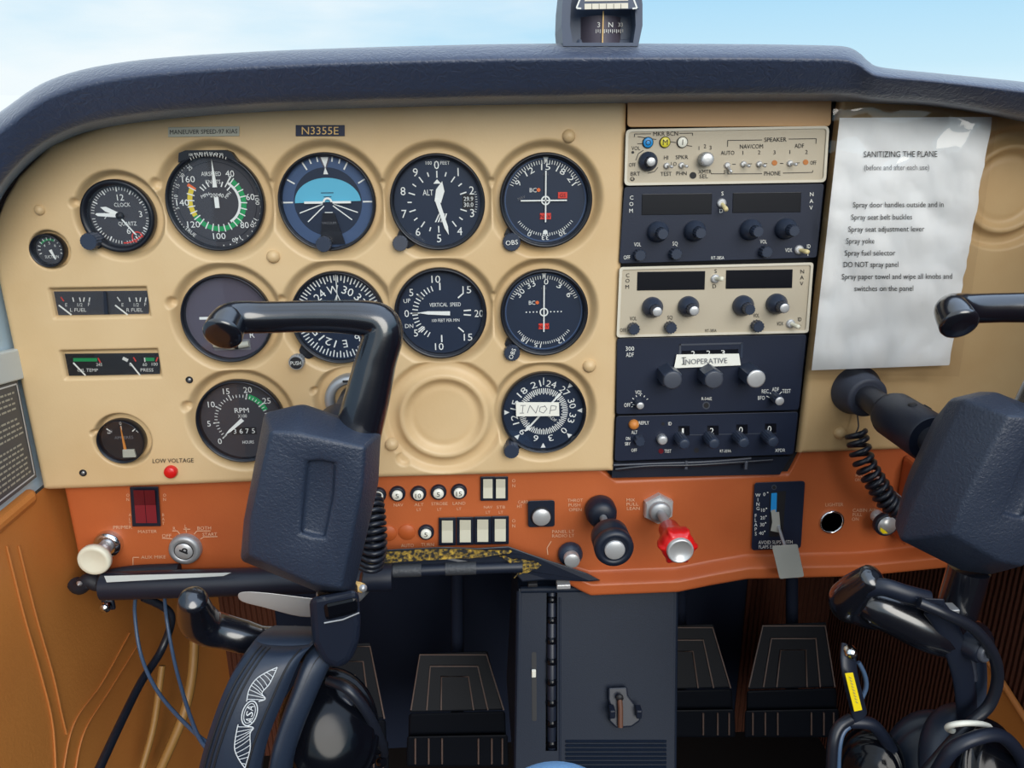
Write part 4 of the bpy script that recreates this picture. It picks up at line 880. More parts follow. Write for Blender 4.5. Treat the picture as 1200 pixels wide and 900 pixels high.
# throttle
O = at(702.5, 595, YO); k = mpp(702, 596, YO); root = thing('throttle', 'black throttle with thick round knob and silver disc at the panel middle', 'throttle', O)
b = MB(); b.lathe([(16*k, -.001), (18*k, .003), (18*k, .012), (16.5*k, .014), (16.5*k, .018), (12*k, .021), (6*k, .022)], O, 'black', n=40); b.build('collar', root)
b = MB(); b.lathe([(4.3*k, .02), (4.3*k, .056)], O, 'silver_matte', n=20); b.build('rod', root)
b = MB(); b.lathe([(10*k, .050), (18*k, .054), (20.5*k, .057), (20.5*k, .068), (18.5*k, .071), (18.5*k, .073), (21*k, .075), (21*k, .081), (19.5*k, .084), (14*k, .0845), (13*k, .083)], O, 'black', n=48); b.build('knob', root)
b = MB(); b.lathe([(10.8*k, .080), (10.8*k, .085), (10*k, .0855), (.0001, .0855)], O, 'silver', n=36); b.build('knob_disc', root)
# mixture
O = at(770.5, 594, YO); k = mpp(770, 595, YO); root = thing('mixture_control', 'bright red lobed mixture knob on a rod with hexagonal nut', 'knob', O)
b = MB(); b.lathe([(19*k, 0), (19*k, .006), (17.5*k, .008)], O, 'silver', n=6, smooth=False); b.lathe([(12.5*k, .007), (12.5*k, .013), (11*k, .0145), (6*k, .015)], O, 'silver_matte', n=32); b.build('nut', root)
b = MB(); b.lathe([(5.2*k, .012), (5.2*k, .062)], O, 'silver_matte', n=20); b.build('rod', root)
b = MB(); rings = []
for h, r, lo in ((.044, 9, 0), (.046, 11.5, 0), (.060, 12.5, .02), (.064, 15, .05), (.070, 17.5, .09), (.079, 19, .10), (.083, 18, .08), (.085, 15, .02)):
    rings.append([O+Vector((math.cos(a)*r*k*(1+lo*max(0, math.cos(6*a))**3*2-lo*.4), -h, math.sin(a)*r*k*(1+lo*max(0, math.cos(6*a))**3*2-lo*.4))) for a in [2*PI*i/72 for i in range(72)]])
b.loft(rings, 'red_plastic'); b.build('knob', root)
b = MB(); b.lathe([(14*k, .083), (14*k, .0885), (13*k, .0895), (11.8*k, .0893), (11.4*k, .0882), (.0001, .0882)], O, 'silver', n=40); b.build('knob_disc', root)
# flap lever
c = at(912, 605, YO); root = thing('flap_lever', 'grey flap lever paddle in a black plate marked wing flaps', 'lever', c)
A = rpoly([(884, 565.5), (943.5, 563.5), (938.5, 642.5), (880.5, 645)], 4); b = MB(); b.prism([at(x, y, YO-.004) for x, y in A], [at(x, y, YO+.001) for x, y in A], 'radio_dark', .0006); f_ = pxf(YO-.004)
for k_, t in enumerate('WING'): b.text(f_, t, 888, 580+k_*5.2, 4, 'white', up=-1)
for k_, t in enumerate('FLAPS'): b.text(f_, t, 885.5, 604+k_*5.3, 4, 'white', up=-1)
for t, x, y in (('0', 895.5, 579), ('10', 894, 597.5), ('20', 893.5, 606.5), ('30', 893, 614.5), ('40', 892, 624.5)): b.text(f_, t, x, y, 4, 'white', up=-1); hole(b, f_, x+4, y-2, .8, 'white')
b.text(f_, 'AVOID SLIPS WITH', 908.5, 635, 4, 'white', 40, -1, up=-1); b.text(f_, 'FLAPS EXTENDED', 907, 640.3, 4, 'white', 36, -1, up=-1); hole(b, f_, 907, 571, 2, 'ink', 'knob_grey')
b.frame_poly(f_, [(902, 576.5), (921, 575), (917, 628), (901, 629)], 'ink', .0004); b.build('plate', root)
b = MB(); A = [(904, 578), (910.5, 577.5), (910, 600), (903, 600)]; b.prism([at(x, y, YO-.0055) for x, y in A], [at(x, y, YO-.004) for x, y in A], 'mkr_blue'); A = [(903.5, 598), (909, 597), (909, 600), (913, 600), (915, 622), (912, 624), (903, 622), (905, 612)]; b.prism([at(x, y, YO-.007) for x, y in A], [at(x, y, YO-.004) for x, y in A], 'grey_plastic'); b.build('indicator', root)
b = MB(); b.tube([at(912, 616, YO-.006), at(917, 632, YO-.022), at(920, 640, YO-.030)], .0016, 'silver_matte'); b.build('arm', root)
b = MB(); A = rpoly([(904.5, 640), (934.5, 637.5), (942.5, 676), (913.5, 678.5)], 2.5); b.prism([at(x, y, -.026) for x, y in A], [at(x, y, -.018) for x, y in A], 'grey_plastic', .0018); b.build('paddle', root)
# lighter
O = at(974, 611, YO); k = mpp(974, 611, YO); root = thing('cigarette_lighter_socket', 'round dark lighter socket with a chrome ring at the right of the orange panel', 'socket', O)
b = MB(); b.lathe([(14.8*k, 0), (14.8*k, .002), (13.8*k, .003), (12.6*k, .0025), (12.4*k, -.001)], O, 'chrome', n=40, cap=False); b.build('ring', root); b = MB(); b.lathe([(.0001, .0006), (12.6*k, .0006)], O, 'ink', n=32); b.build('well', root)
# cabin knobs
O = at(1027, 604, YO); k = mpp(1027, 604, YO); root = thing('cabin_air_knob', 'black pull knob with a chipped silver face under the coiled cord on the right', 'knob', O)
b = MB(); b.lathe([(7.5*k, 0), (7.5*k, .004), (5*k, .006), (4*k, .012)], O, 'silver', n=24); b.build('collar', root); b = MB(); b.lathe([(6*k, .010), (11*k, .013), (14*k, .016), (14*k, .021), (12.5*k, .0225), (11.5*k, .022)], O, 'black', n=36); b.build('knob', root); b = MB(); b.lathe([(11*k, .0205), (11*k, .0228), (.0001, .0232)], O, 'silver', n=32); b.frame_poly(locf(O, k), [(-9, -1), (-3, -5), (1, -9), (-5, -9), (-9, -5)], 'label_yellow', .0240); b.build('knob_disc', root)
O = at(1031, 563.5, YO); k = mpp(1031, 563, YO); root = thing('cabin_heat_knob', 'thin silver pull rod with ring end, behind the coiled cord on the right', 'knob', O)
b = MB(); b.lathe([(6.5*k, 0), (6.5*k, .003), (4*k, .005)], O, 'silver_matte', n=20); b.lathe([(2.2*k, .003), (2.2*k, .055), (.0001, .056)], O, 'silver_matte', n=14); b.build('rod', root)
# ================================================================== COMPASS ON THE GLARESHIELD
YC = -.052
c = at(706, 46, YC); root = thing('magnetic_compass', 'grey magnetic compass with card window standing on top of the glareshield', 'compass', c)
def pxr(P, Y0, Y1, m, bev, mb): mb.prism([at(x, y, Y0) for x, y in P], [at(x, y, Y1) for x, y in P], m, bev); return mb
b = MB(); sideP = lambda k: [(660-k, 54), (658-k, 30), (659-k, 5), (664-k, -40), (690, -75), (722, -75), (747+k, -40), (753+k, 5), (753+k, 30), (748+k, 54)]
inn = [(671, 50), (668, 30), (669, 5), (676, -30), (695, -60), (717, -60), (737, -30), (744, 5), (745, 30), (742, 50)]
O_ = [at(x, y, YC) for x, y in sideP(0)]; I_ = [at(x, y, YC) for x, y in inn]; Bk = [at(x, y, YC)+Vector((0, .055, 0)) for x, y in sideP(-2)]; Id = [p+Vector((0, .016, 0)) for p in I_]
n = len(O_); V = Id+I_+O_+Bk; Fc = []
for j in range(3):
    for i in range(n): Fc.append((j*n+i, j*n+(i+1) % n, (j+1)*n+(i+1) % n, (j+1)*n+i))
b.add(V, Fc, 'compass_grey'); b.add(Bk, [tuple(range(n))], 'compass_grey'); b.add(Id, [tuple(range(n))], 'compass_grey')
b.build('housing', root)
b = MB(); rows = []
for j in range(2):
    row = []
    for i in range(21):
        t = i/20*2-1; q = at(708+t*24, 17 if j == 0 else 50, YC); row.append(q+Vector((0, .004+.012*t*t, 0)))
    rows.append(row)
b.grid(rows, 'dial_grey')
fq = lambda u, v, d=0: at(u, v, YC+.004+.012*((u-708)/24)**2)+Vector((0, -d, 0))
for t, x in (('3', 701.5), ('N', 715.5), ('6', 688), ('33', 727)): b.text(fq, t, x, 29, 6 if t in '3N' else 4.5, 'white', d=.0006, up=-1)
for k in range(-9, 10): bar(b, fq, 708+k*2.4, 34.5, 708+k*2.4, 38 if k % 2 else 39, .7, 'white', .0006)
b.build('compass_card', root)
b = MB(); b.rbox(at(706.5, 33, YC+.0015), (.0009, .0009, .024), 'gold', .0002); b.build('lubber_line', root)
b = MB(); pxr([(676, 12), (749, 11), (744, -22), (681, -22)], YC-.006, YC-.003, 'compass_grey', .0006, b); f_ = pxf(YC-.006)
b.frame_poly(f_, [(685, 4.5), (736, 3.5), (736, 10), (685, 11)], 'card'); b.frame_poly(f_, [(685, -18), (736, -18), (736, 1), (685, 1.5)], 'card')
for k in range(1, 6): bar(b, f_, 685+k*8.5, 4.5, 685+k*8.5, 10.8, .5, 'ink', .0006)
for k in range(1, 12): bar(b, f_, 685+k*4.2, -1.5, 686.5+k*4.2, -1.5, 1.5, 'ink_soft', .0006)
for s_, x in ((1, 674), (-1, 748)): line(b, f_, [(x+s_*6, -2), (x+s_*1.5, 9.5), (x+s_*7, 10)], 'white', 1.8)
b.build('correction_card', root)
b = MB(); b.rbox(at(706, 58, -.015), (.05, .045, .012), 'compass_grey', .003); b.build('base', root)
# ================================================================== PAPER NOTICE IN A CLEAR SLEEVE
def pq(s, t): return ((984+(1163-984)*s)*(1-t)+(951+(1112-951)*s)*t, (138+(137-138)*s)*(1-t)+(434+(428-434)*s)*t)
def crink(x, y):
    p = Vector((x*.018, y*.012, .3)); a = abs(noise.noise(p*1.1))*.75+abs(noise.noise(p*2.3+Vector((5, 1, 0))))*.45+abs(noise.noise(p*4.6+Vector((1, 8, 0))))*.16+noise.noise(p*.5)*.4
    return -.0060-.0050*a
rows = []
for j in range(91):
    t = j/90; row = []
    for i in range(61):
        s_ = i/60; x, y = pq(s_, t); x += (2.2*noise.noise(Vector((7, y*.035, 0)))+1.2*noise.noise(Vector((2, y*.1, 0))))*smooth01((s_-.8)/.2); row.append(at(x, y, crink(x, y)))
    rows.append(row)
b = MB(); b.grid(rows, 'paper'); fp = lambda u, v, d=0: at(u, v, crink(u, v))+Vector((0, -d-.0007, 0))
for t, x, y, wd, h, m in (('SANITIZING THE PLANE', 1054.5, 180.5, 86, 7.0, 'ink'), ('(before and after each use)', 1050, 196, 76, 6.4, 'ink_soft'), ('Spray door handles outside and in', 1052, 239.5, 106, 6.4, 'ink'), ('Spray seat belt buckles', 1032.5, 254, 71, 6.4, 'ink'), ('Spray seat adjustment lever', 1038, 268, 89, 6.4, 'ink'), ('Spray yoke', 1007.5, 282, 33, 6.4, 'ink'), ('Spray fuel selector', 1019, 296, 59, 6.4, 'ink'), ('DO NOT spray panel', 1020, 309.5, 64, 6.4, 'ink'), ('Spray paper towel and wipe all knobs and', 1050.5, 323.5, 129, 6.4, 'ink'), ('switches on the panel', 1035, 337.5, 69, 6.4, 'ink')):
    b.text(fp, t, x, y, h, m, wd, -.3, up=-1)
tag(b.build('paper_notice', None, at(1060, 280, -.006)), 'crumpled white sheet with cleaning instructions taped right of the radios', 'paper')
rows = []
for j in range(31):
    t = j/30; row = []
    for i in range(21):
        s_ = i/20; x = (977+(1172-977)*s_)*(1-t)+(944+(1124-944)*s_)*t; y = (124+(120-124)*s_)*(1-t)+(439+(441-439)*s_)*t; row.append(at(x, y, crink(x, y)-.0022-.0012*noise.noise(Vector((x*.03, y*.03, 2)))))
    rows.append(row)
b = MB(); b.grid(rows, 'sleeve', flip=True)
tag(b.build('plastic_sleeve', None, at(1060, 280, -.009)), 'clear plastic sleeve covering the white instruction sheet', 'sleeve')
# ================================================================== YOKES
TV = at(1003, 457, 0)-at(413, 468, 0)
hc = at(362, 588, -.19)
def yoke(label, bootm):
    root = thing('control_yoke', label, 'yoke', hc)
    b = MB()
    Fp = [(317, 505), (350, 508), (428, 524), (424, 575), (400, 690), (366, 684), (291, 651), (293, 612)]
    Op = [(309, 484), (350, 474), (447, 507), (444, 566), (414, 699), (372, 694), (281, 657), (285, 610)]
    Fr = [at(x, y, -.228) for x, y in Fp]; Or = [at(x, y, -.196) for x, y in Op]
    cO = sum(Or, Vector())/8; Or2 = [sum(Or, Vector())/8+(p-sum(Or, Vector())/8)*.93+Vector((0, .016, 0)) for p in Or]; Br = [cO+(p-cO)*.52+Vector((0, .046, 0)) for p in Or]
    bm_ = bmesh.new(); rg = [[bm_.verts.new(p) for p in r] for r in (Fr, Or, Or2, Br)]
    Sl = [(359, 541), (375, 540), (393, 543), (391, 580), (381, 631), (367, 629), (351, 625), (355, 582)]
    sl = [bm_.verts.new(at(x, y, -.228)) for x, y in Sl]; sd_ = [bm_.verts.new(at(x+(1.5 if x < 372 else -2), y+2, -.228)+Vector((0, .0055, 0))) for x, y in Sl]
    for A, B in zip(rg, rg[1:]):
        for i in range(8): bm_.faces.new((A[i], B[i], B[(i+1) % 8], A[(i+1) % 8]))
    for i in range(8): bm_.faces.new((sl[i], rg[0][i], rg[0][(i+1) % 8], sl[(i+1) % 8])); bm_.faces.new((sd_[i], sl[i], sl[(i+1) % 8], sd_[(i+1) % 8]))
    bm_.faces.new(sd_); bm_.faces.new(list(reversed(rg[3]))); bmesh.ops.recalc_face_normals(bm_, faces=bm_.faces[:])
    ed = [e_ for e_ in bm_.edges if len(e_.link_faces) == 2 and e_.calc_face_angle(0) > .12]
    bmesh.ops.bevel(bm_, geom=ed, offset=.0028, segments=3, profile=.5, affect='EDGES', clamp_overlap=True)
    b.bm(bm_, 'crackle', None, True); hub = b.build('hub_cover', root)
    # upper horn: rises, turns left, its tip turns toward the pilot
    P = [(418, 515, -.190), (430, 468, -.188), (440, 425, -.186), (449, 392, -.184), (444, 378, -.183), (425, 373, -.183), (390, 371, -.183), (350, 371, -.183), (310, 372, -.184), (288, 372, -.186), (273, 374, -.190), (266, 380, -.196), (261, 391, -.204)]
    rr = [.0165, .0155, .0140, .0135, .0130, .0120, .0108, .0105, .0106, .0108, .0112, .0118, .0126]
    Q = cr([at(*p) for p in P], 6); ri = []
    for i in range(len(Q)): f = i/6; k = min(int(f), len(rr)-2); ri.append(rr[k]+(rr[k+1]-rr[k])*(f-k))
    e_ = (Q[-1]-Q[-2]).normalized(); Q += [Q[-1]+e_*.0015, Q[-1]+e_*.0026, Q[-1]+e_*.003]; ri += [.0120, .010, .005]
    b = MB(); b.tube(Q, ri, 'handle', 28, up=(0, -1, 0)); b.build('upper_handle', root)
    # lower arm and grip with finger ridges
    b = MB()
    b.tube([at(395, 690, -.188), at(394, 760, -.188)], .0150, 'handle', 24); b.build('lower_arm', root)
    P = [(396, 757, -.188), (370, 762, -.180), (345, 757, -.182), (325, 752, -.184), (305, 750, -.186), (285, 746, -.188), (262, 740, -.190), (244, 735, -.193), (233, 727, -.198), (228, 715, -.206), (226, 702, -.216)]
    rr = [.0125, .0115, .0100, .0110, .0105, .0122, .0125, .0135, .0138, .0120, .0095]
    Q = cr([at(*p) for p in P], 6); ri = []
    for i in range(len(Q)): f = i/6; k = min(int(f), len(rr)-2); ri.append(rr[k]+(rr[k+1]-rr[k])*(f-k))
    e_ = (Q[-1]-Q[-2]).normalized(); Q += [Q[-1]+e_*.002, Q[-1]+e_*.0032]; ri += [.007, .003]
    b = MB(); b.tube(Q, ri, 'handle', 26, up=(0, -1, 0)); b.build('lower_handle', root)
    s0 = at(413, 468, 0)
    b = MB(); b.lathe([(.012, -.004), (.012, .160)], s0, 'shaft', n=32); b.build('shaft', root)
    b = MB(); b.lathe([(.012, .062), (.0185, .064), (.0205, .070), (.0205, .125), (.019, .128)], s0, 'black', n=36)
    for a in (60, 100): b.lathe([(.0035, .0195), (.0035, .0212), (.0001, .0213)], s0+Vector((0, -.10, 0)), 'ink', (math.cos(R_(a)), 0, math.sin(R_(a))), 12)
    b.build('collar', root)
    return root
y1 = yoke('left control yoke in front of the round gauges, turned on its side', 0)
y2 = dup(y1, hc+TV, 'right control yoke at the right edge, its shaft visible below the paper')
b = MB(); A = [(362, 700), (380, 697), (420, 690), (423, 730), (421, 752), (412, 774), (396, 784), (378, 776), (366, 752)]
b.prism([at(x, y, -.222) for x, y in A], [at(x, y, -.200) for x, y in A], 'black', .005, 3)
b.prism([at(x, y, -.224) for x, y in ((378, 708), (419, 699), (420, 718), (381, 728))], [at(x, y, -.215) for x, y in ((378, 708), (419, 699), (420, 718), (381, 728))], 'black_gloss', .003)
b.tube([at(380, 730, -.2228), at(402, 726, -.2228), at(421, 718, -.2220)], .0007, 'silver_matte', 6); b.build('arm_box', y1)
for s0, m1, lab in ((at(413, 468, .006), 'knob_grey', 'grey ring bushing around the left yoke shaft, half hidden by the handle'), (at(1003, 457, .001), 'boot', 'grey rubber collar where the right yoke shaft enters the panel')):
    b = MB()
    if m1 == 'boot': b.lathe([(.0245, -.003), (.0245, .002), (.0215, .006), (.0195, .022), (.0180, .024), (.0140, .0235)], s0, m1, n=40)
    else: b.lathe([(.0255, -.004), (.0255, .004), (.0235, .0075), (.0185, .008), (.0165, .004), (.0165, -.002)], s0, 'silver_matte', n=40, cap=False); b.rbox(s0+Vector((-.003, -.0078, .0205)), (.007, .002, .0022), 'ink', .0004)
    tag(b.build('shaft_bushing', None, s0), lab, 'bushing')
# coiled cords
b = MB(); coil([at(434, 585, -.06), at(437, 610, -.075), at(438, 640, -.085), at(433, 664, -.085)], .0098, 13, .0024, 'cable', b)
o = tag(b.build('coiled_cord', None, at(436, 620, -.08)), 'black coiled cord hanging right behind the left yoke cover', 'cord')
b = MB(); coil([at(1003, 507, -.012), at(1012, 540, -.022), at(1028, 568, -.030), at(1043, 590, -.036), at(1062, 597, -.042), at(1078, 582, -.050)], .0088, 17, .0026, 'cable', b)
b.tube(cr([at(1003, 507, -.012), at(1006, 500, -.01), at(1005, 488, -.006), at(1004, 478, -.004)], 6), .0007, 'cable', 6)
tag(b.build('coiled_cord', None, at(1030, 560, -.03)), 'black coiled cord drooping from the right yoke over the orange panel', 'cord')
# ================================================================== UNDER THE PANEL
c = at(220, 680, -.02); root = thing('support_bar', 'black bar with a bright strip under the left end of the orange panel', 'bar', c)
b = MB(); b.tube([at(121, 687, -.022), at(250, 683, -.022), at(460, 676, -.022)], .0135, 'black', 24); b.build('bar', root)
b = MB(); A = [(122, 675), (170, 673.5), (271, 671), (262, 675), (125, 682.5)]; b.prism([at(x, y, -.036) for x, y in A], [at(x, y, -.034) for x, y in A], 'door_frame'); b.build('bright_strip', root)
b = MB(); b.tube(cr([at(88, 684, .0), at(94, 688, -.006), at(104, 680, -.008), at(116, 684, -.008), at(130, 676, -.006), at(160, 671, .002), at(210, 669, .004)], 6), [.0075]*37, 'black_rubber', 12); b.lathe([(.0001, -.003), (.003, 0), (.0001, .003)], at(93, 684, -.016), 'silver', n=10)
tag(b.build('torn_seal', None, at(105, 684)), 'crumpled black strip at the left corner under the primer knob', 'seal')
b = MB(); O = at(124, 711, -.0); b.lathe([(.0055, -.004), (.0055, .003), (.004, .005), (.0001, .006)], O, 'chrome', n=16); b.rbox(O+Vector((0, .006, .018)), (.012, .004, .05), 'black', .001); tag(b.build('bracket_bolt', None, O), 'small shiny bolt on a bracket under the black bar', 'bolt')
c = at(560, 665, -.01); root = thing('broken_trim', 'broken black trim with torn yellow foam under the rocker switches', 'trim', c)
b = MB(); A = [(425, 646), (470, 643), (520, 641), (560, 642), (596, 640), (622, 650), (660, 662), (688, 672), (704, 680), (690, 682), (640, 680), (612, 682), (600, 668), (560, 664), (500, 672), (430, 674)]
b.prism([at(x, y+random.uniform(-.6, .6), -.010+random.uniform(-.001, .001)) for x, y in A], [at(x, y, .012) for x, y in A], 'black', .0012); b.build('trim_body', root)
for pts in ([(430, 648), (470, 645.5), (520, 643.5), (570, 645), (596, 644), (598, 648), (560, 653), (500, 657), (440, 661), (428, 659)], [(584, 650), (602, 655), (622, 657), (634, 663), (622, 669), (608, 674), (602, 678), (608, 668), (596, 659)]):
    q = MB(); A = cr([Vector((x, y, 0)) for x, y in pts], 6, True); A = [(p.x+random.uniform(-.9, .9), p.y+random.uniform(-.9, .9)) for p in A]
    q.prism([at(x, y, -.0135+random.uniform(-.001, .001)) for x, y in A], [at(x, y, -.008) for x, y in A], 'torn_foam'); q.build('torn_foam', root)
b = MB(); b.tube([at(420, 672, -.012), at(520, 667, -.012), at(612, 664, -.012)], .0060, 'black', 16); b.build('rail', root)
for x0, x1, y in ((458, 494, 669), (522, 558, 666.5)):
    q = MB(); q.tube([at(x0, y, -.012), at((x0+x1)/2, y-.6, -.012), at(x1, y-1.2, -.012)], .0068, 'tape_grey', 16); q.build('tape_strip', root)
b = MB(); b.tube([at(418, 668.5, -.0185), at(450, 665.5, -.0185)], .0008, 'silver', 6); b.build('bright_wire', root)
b = MB(); b.rbox(at(660, 685, -.006), (.014, .010, .005), 'silver', .0008); b.rbox(at(624, 684, -.006), (.010, .008, .004), 'ink', .0008); tag(b.build('hinge_clip', None, at(660, 685, -.006)), 'small bright metal clip at the top of the black pedestal', 'clip')
# chrome lever blade
b = MB(); A = cr([Vector((x, y, 0)) for x, y in ((279, 697), (286, 693.5), (310, 694.5), (356, 700), (378, 704), (378, 720), (352, 722.5), (310, 712), (284, 705))], 4, True)
b.prism([at(p.x, p.y, -.150) for p in A], [at(p.x, p.y, -.142) for p in A], 'silver', .001); b.tube([at(375, 712, -.146), at(420, 700, -.05), at(430, 690, .01)], .004, 'silver_matte', 12)
tag(b.build('brake_lever', None, at(330, 708, -.146)), 'flat bright metal lever blade under the left yoke cover', 'lever')
b = MB(); O = at(421, 688, -.13); b.lathe([(.0045, -.004), (.0045, .003), (.003, .004)], O, 'gold', (.6, -.6, .2), 6); b.lathe([(.003, .003), (.003, .007), (.0001, .0075)], O, 'silver', (.6, -.6, .2), 14); b.tube([O, at(424, 672, -.05)], .0015, 'cable', 8)
tag(b.build('brass_fitting', None, O), 'small brass bolt fitting at the lower right of the left yoke cover', 'bolt')
# ================================================================== PEDESTAL
def Yp(y): return .012-.075*(y-686)/214
c = at(700, 790, Yp(790)); root = thing('pedestal', 'black centre pedestal with trim wheel under the orange panel', 'pedestal')if False else thing('pedestal', 'black centre pedestal with trim wheel under the orange panel', 'pedestal', c)
px_ = lambda x, y, o=0: at(x, y, Yp(y)+o)
def ribbon(rows, m, mb): mb.grid(rows, m, smooth=False)
b = MB(); A = [(608, 690), (793, 687), (790, 930), (604, 930)]
Wl = [(640.5, 694), (653, 694), (653, 880), (639, 880)]
for q in ([(608, 690), (640.5, 689.6), (639, 930), (604, 930)], [(653, 689.4), (793, 687), (790, 930), (653, 930)], [(640.5, 689.6), (653, 689.4), (653, 694), (640.5, 694)], [(639, 880), (653, 880), (653, 930), (639, 930)]):
    n_ = max(1, int((q[3][1]-q[0][1])/12)); b.grid([[px_(q[0][0]+(q[3][0]-q[0][0])*i/n_, q[0][1]+(q[3][1]-q[0][1])*i/n_), px_(q[1][0]+(q[2][0]-q[1][0])*i/n_, q[1][1]+(q[2][1]-q[1][1])*i/n_)] for i in range(n_+1)], 'pedestal')
b.add([px_(x, y) for x, y in Wl]+[px_(x, y, .012) for x, y in Wl], [(0, 1, 5, 4), (1, 2, 6, 5), (2, 3, 7, 6), (3, 0, 4, 7), (4, 5, 6, 7)], 'ink')
K = [px_(x, y) for x, y in A]; K2 = [Vector((p.x, .10, p.z)) for p in K]; b.add(K+K2, [(0, 1, 5, 4), (1, 2, 6, 5), (0, 3, 7, 4)], 'pedestal')
b.tube([px_(610, 691, .002), px_(792, 688, .002)], .004, 'pedestal', 12); b.tube([px_(790.5+(788-790.5)*i/10, 690+24*i, .003) for i in range(11)], .004, 'pedestal', 12); b.tube([px_(609-.3*i, 692+23.8*i, .003) for i in range(11)], .004, 'pedestal', 12); b.tube([px_(656, 700+22.5*i, .0005) for i in range(11)], .0015, 'pedestal', 8)
b.build('pedestal_body', root)
b = MB(); wc = px_(646, 787, .100); Rw = .113; M_ = []
top = px_(646, 697, -.001); 
Q = [px_(646.5+.0*(y-690), y, .0075-.0105*math.sin(PI*(y-690)/196)) for y in range(692, 886, 6)]
b.tube(Q, .0048, 'black', 14)
for y in range(703, 882, 24):
    O = px_(646.5, y, .0075-.0105*math.sin(PI*(y-690)/196)); b.lathe([(.0001, -.0062), (.0042, -.0046), (.0062, 0), (.0042, .0046), (.0001, .0062)], O, 'black_gloss', (0, 0, 1), 16)
b.build('trim_wheel', root)
b = MB(); A = rpoly([(623, 764), (628.5, 764), (629, 845), (623.5, 845)], 2.5); b.prism([px_(x, y, -.0004) for x, y in A], [px_(x, y, .004) for x, y in A], 'ink'); b.build('indicator_slot', root)
b = MB(); b.rbox(px_(625.5, 789, -.001), (.0045, .003, .009), 'mkr_white', .0008); b.build('indicator_pointer', root)
b = MB(); A = [(713, 806), (735, 805), (736, 815), (747, 830), (751, 832), (750, 845), (740, 852), (722, 853), (714, 845), (716, 830), (713, 820)]
b.prism([px_(x, y, -.007) for x, y in A], [px_(x, y, .001) for x, y in A], 'black', .0015)
for x, y, w_, h_ in ((717, 834, .006, .010), (748, 834, .006, .010)): b.rbox(px_(x, y, -.010), (w_, .010, h_), 'black', .0012)
b.build('microphone_hook', root)
b = MB(); b.tube([px_(726, 817, -.009), px_(727, 830, -.010), px_(727, 852, -.009)], .0028, 'cable_rust', 10); b.lathe([(.004, 0), (.004, .002), (.0001, .0025)], px_(726, 817, -.010), 'ink', n=12); b.build('hook_screw_bar', root)
b = MB()
for k in range(9): y = 867+k*5; b.add([px_(663, y, -.0003), px_(781, y, -.0003), px_(781, y+3, -.0022), px_(663, y+3, -.0022), px_(663, y+3.6, -.0001), px_(781, y+3.6, -.0001)], [(0, 1, 2, 3), (3, 2, 5, 4)], 'pedestal')
b.build('vent_louvers', root)
# ================================================================== RUDDER PEDALS
def pedal(x0, x1, yt, ym, yb, Yd, label, tl, tr_):
    c = at((x0+x1)/2, ym, Yd); root = thing('rudder_pedal', label, 'pedal', c, 'rudder pedals')
    b = MB(); A = [(tl, yt), (tr_, yt-3), (x1-2, ym), (x0, ym+3)]
    dY = lambda y: .030*(1-(y-yt)/(ym-yt))
    b.prism([at(x, y, Yd+dY(y)) for x, y in A], [at(x, y, Yd+dY(y)+.012) for x, y in A], 'pedal', .002)
    cx = lambda t: None
    def quad(k):
        u0, u1 = .5-k*.5, .5+k*.5; v0 = (1-k)*.62
        P = []
        for (u, v) in ((u0, 1), (u0+(0)*1, v0), (u1, v0), (u1, 1)):
            xl = tl+(x0-tl)*v; xr = tr_+(x1-tr_)*v; y = yt+(ym-yt)*v; P.append(at(xl+(xr-xl)*u, y, Yd+dY(y)-.0012))
        return P
    for k in (.97, .64, .34): b.tube(quad(k), .0012, 'pedal_worn', 6)
    b.build('pedal_pad', root)
    b = MB(); A = [(x0-1, ym+4), (x1, ym+1), (x1+2, yb), (x0-2, yb+2)]; b.prism([at(x, y, Yd-.002) for x, y in A], [at(x, y, Yd+.03) for x, y in A], 'pedal', .004, 3)
    W_ = x1-x0
    h0 = ym+(yb-ym)*.48
    A = [(x0-3, h0), (x1+3, h0-2), (x1+4, yb+2), (x0-4, yb+2)]; b.prism([at(x, y, Yd-.012) for x, y in A], [at(x, y, Yd+.004) for x, y in A], 'pedal', .003)
    for f in (.06, .20, .34, .72, .86, .97):
        x = x0+W_*f; b.tube([at(x, h0+3, Yd-.0135), at(x, yb-1, Yd-.0135)], .0013, 'pedal_worn', 6)
    b.build('heel_bar', root)
    b = MB(); b.tube([at((x0+x1)/2, ym+10, Yd+.03), at((x0+x1)/2, 640, Yd+.12)], .009, 'firewall', 10); b.build('pedal_arm', root)
pedal(480, 592, 766, 832, 896, .16, 'rudder pedal fully visible just left of the pedestal', 491, 571)
pedal(352, 452, 756, 842, 900, .17, 'rudder pedal partly hidden behind the left headset', 372, 434)
pedal(737, 858, 734, 806, 862, .19, 'rudder pedal half hidden behind the right side of the pedestal', 750, 836)
pedal(876, 980, 732, 805, 862, .19, 'rudder pedal visible beside the yellow labelled headset arm', 893, 968)
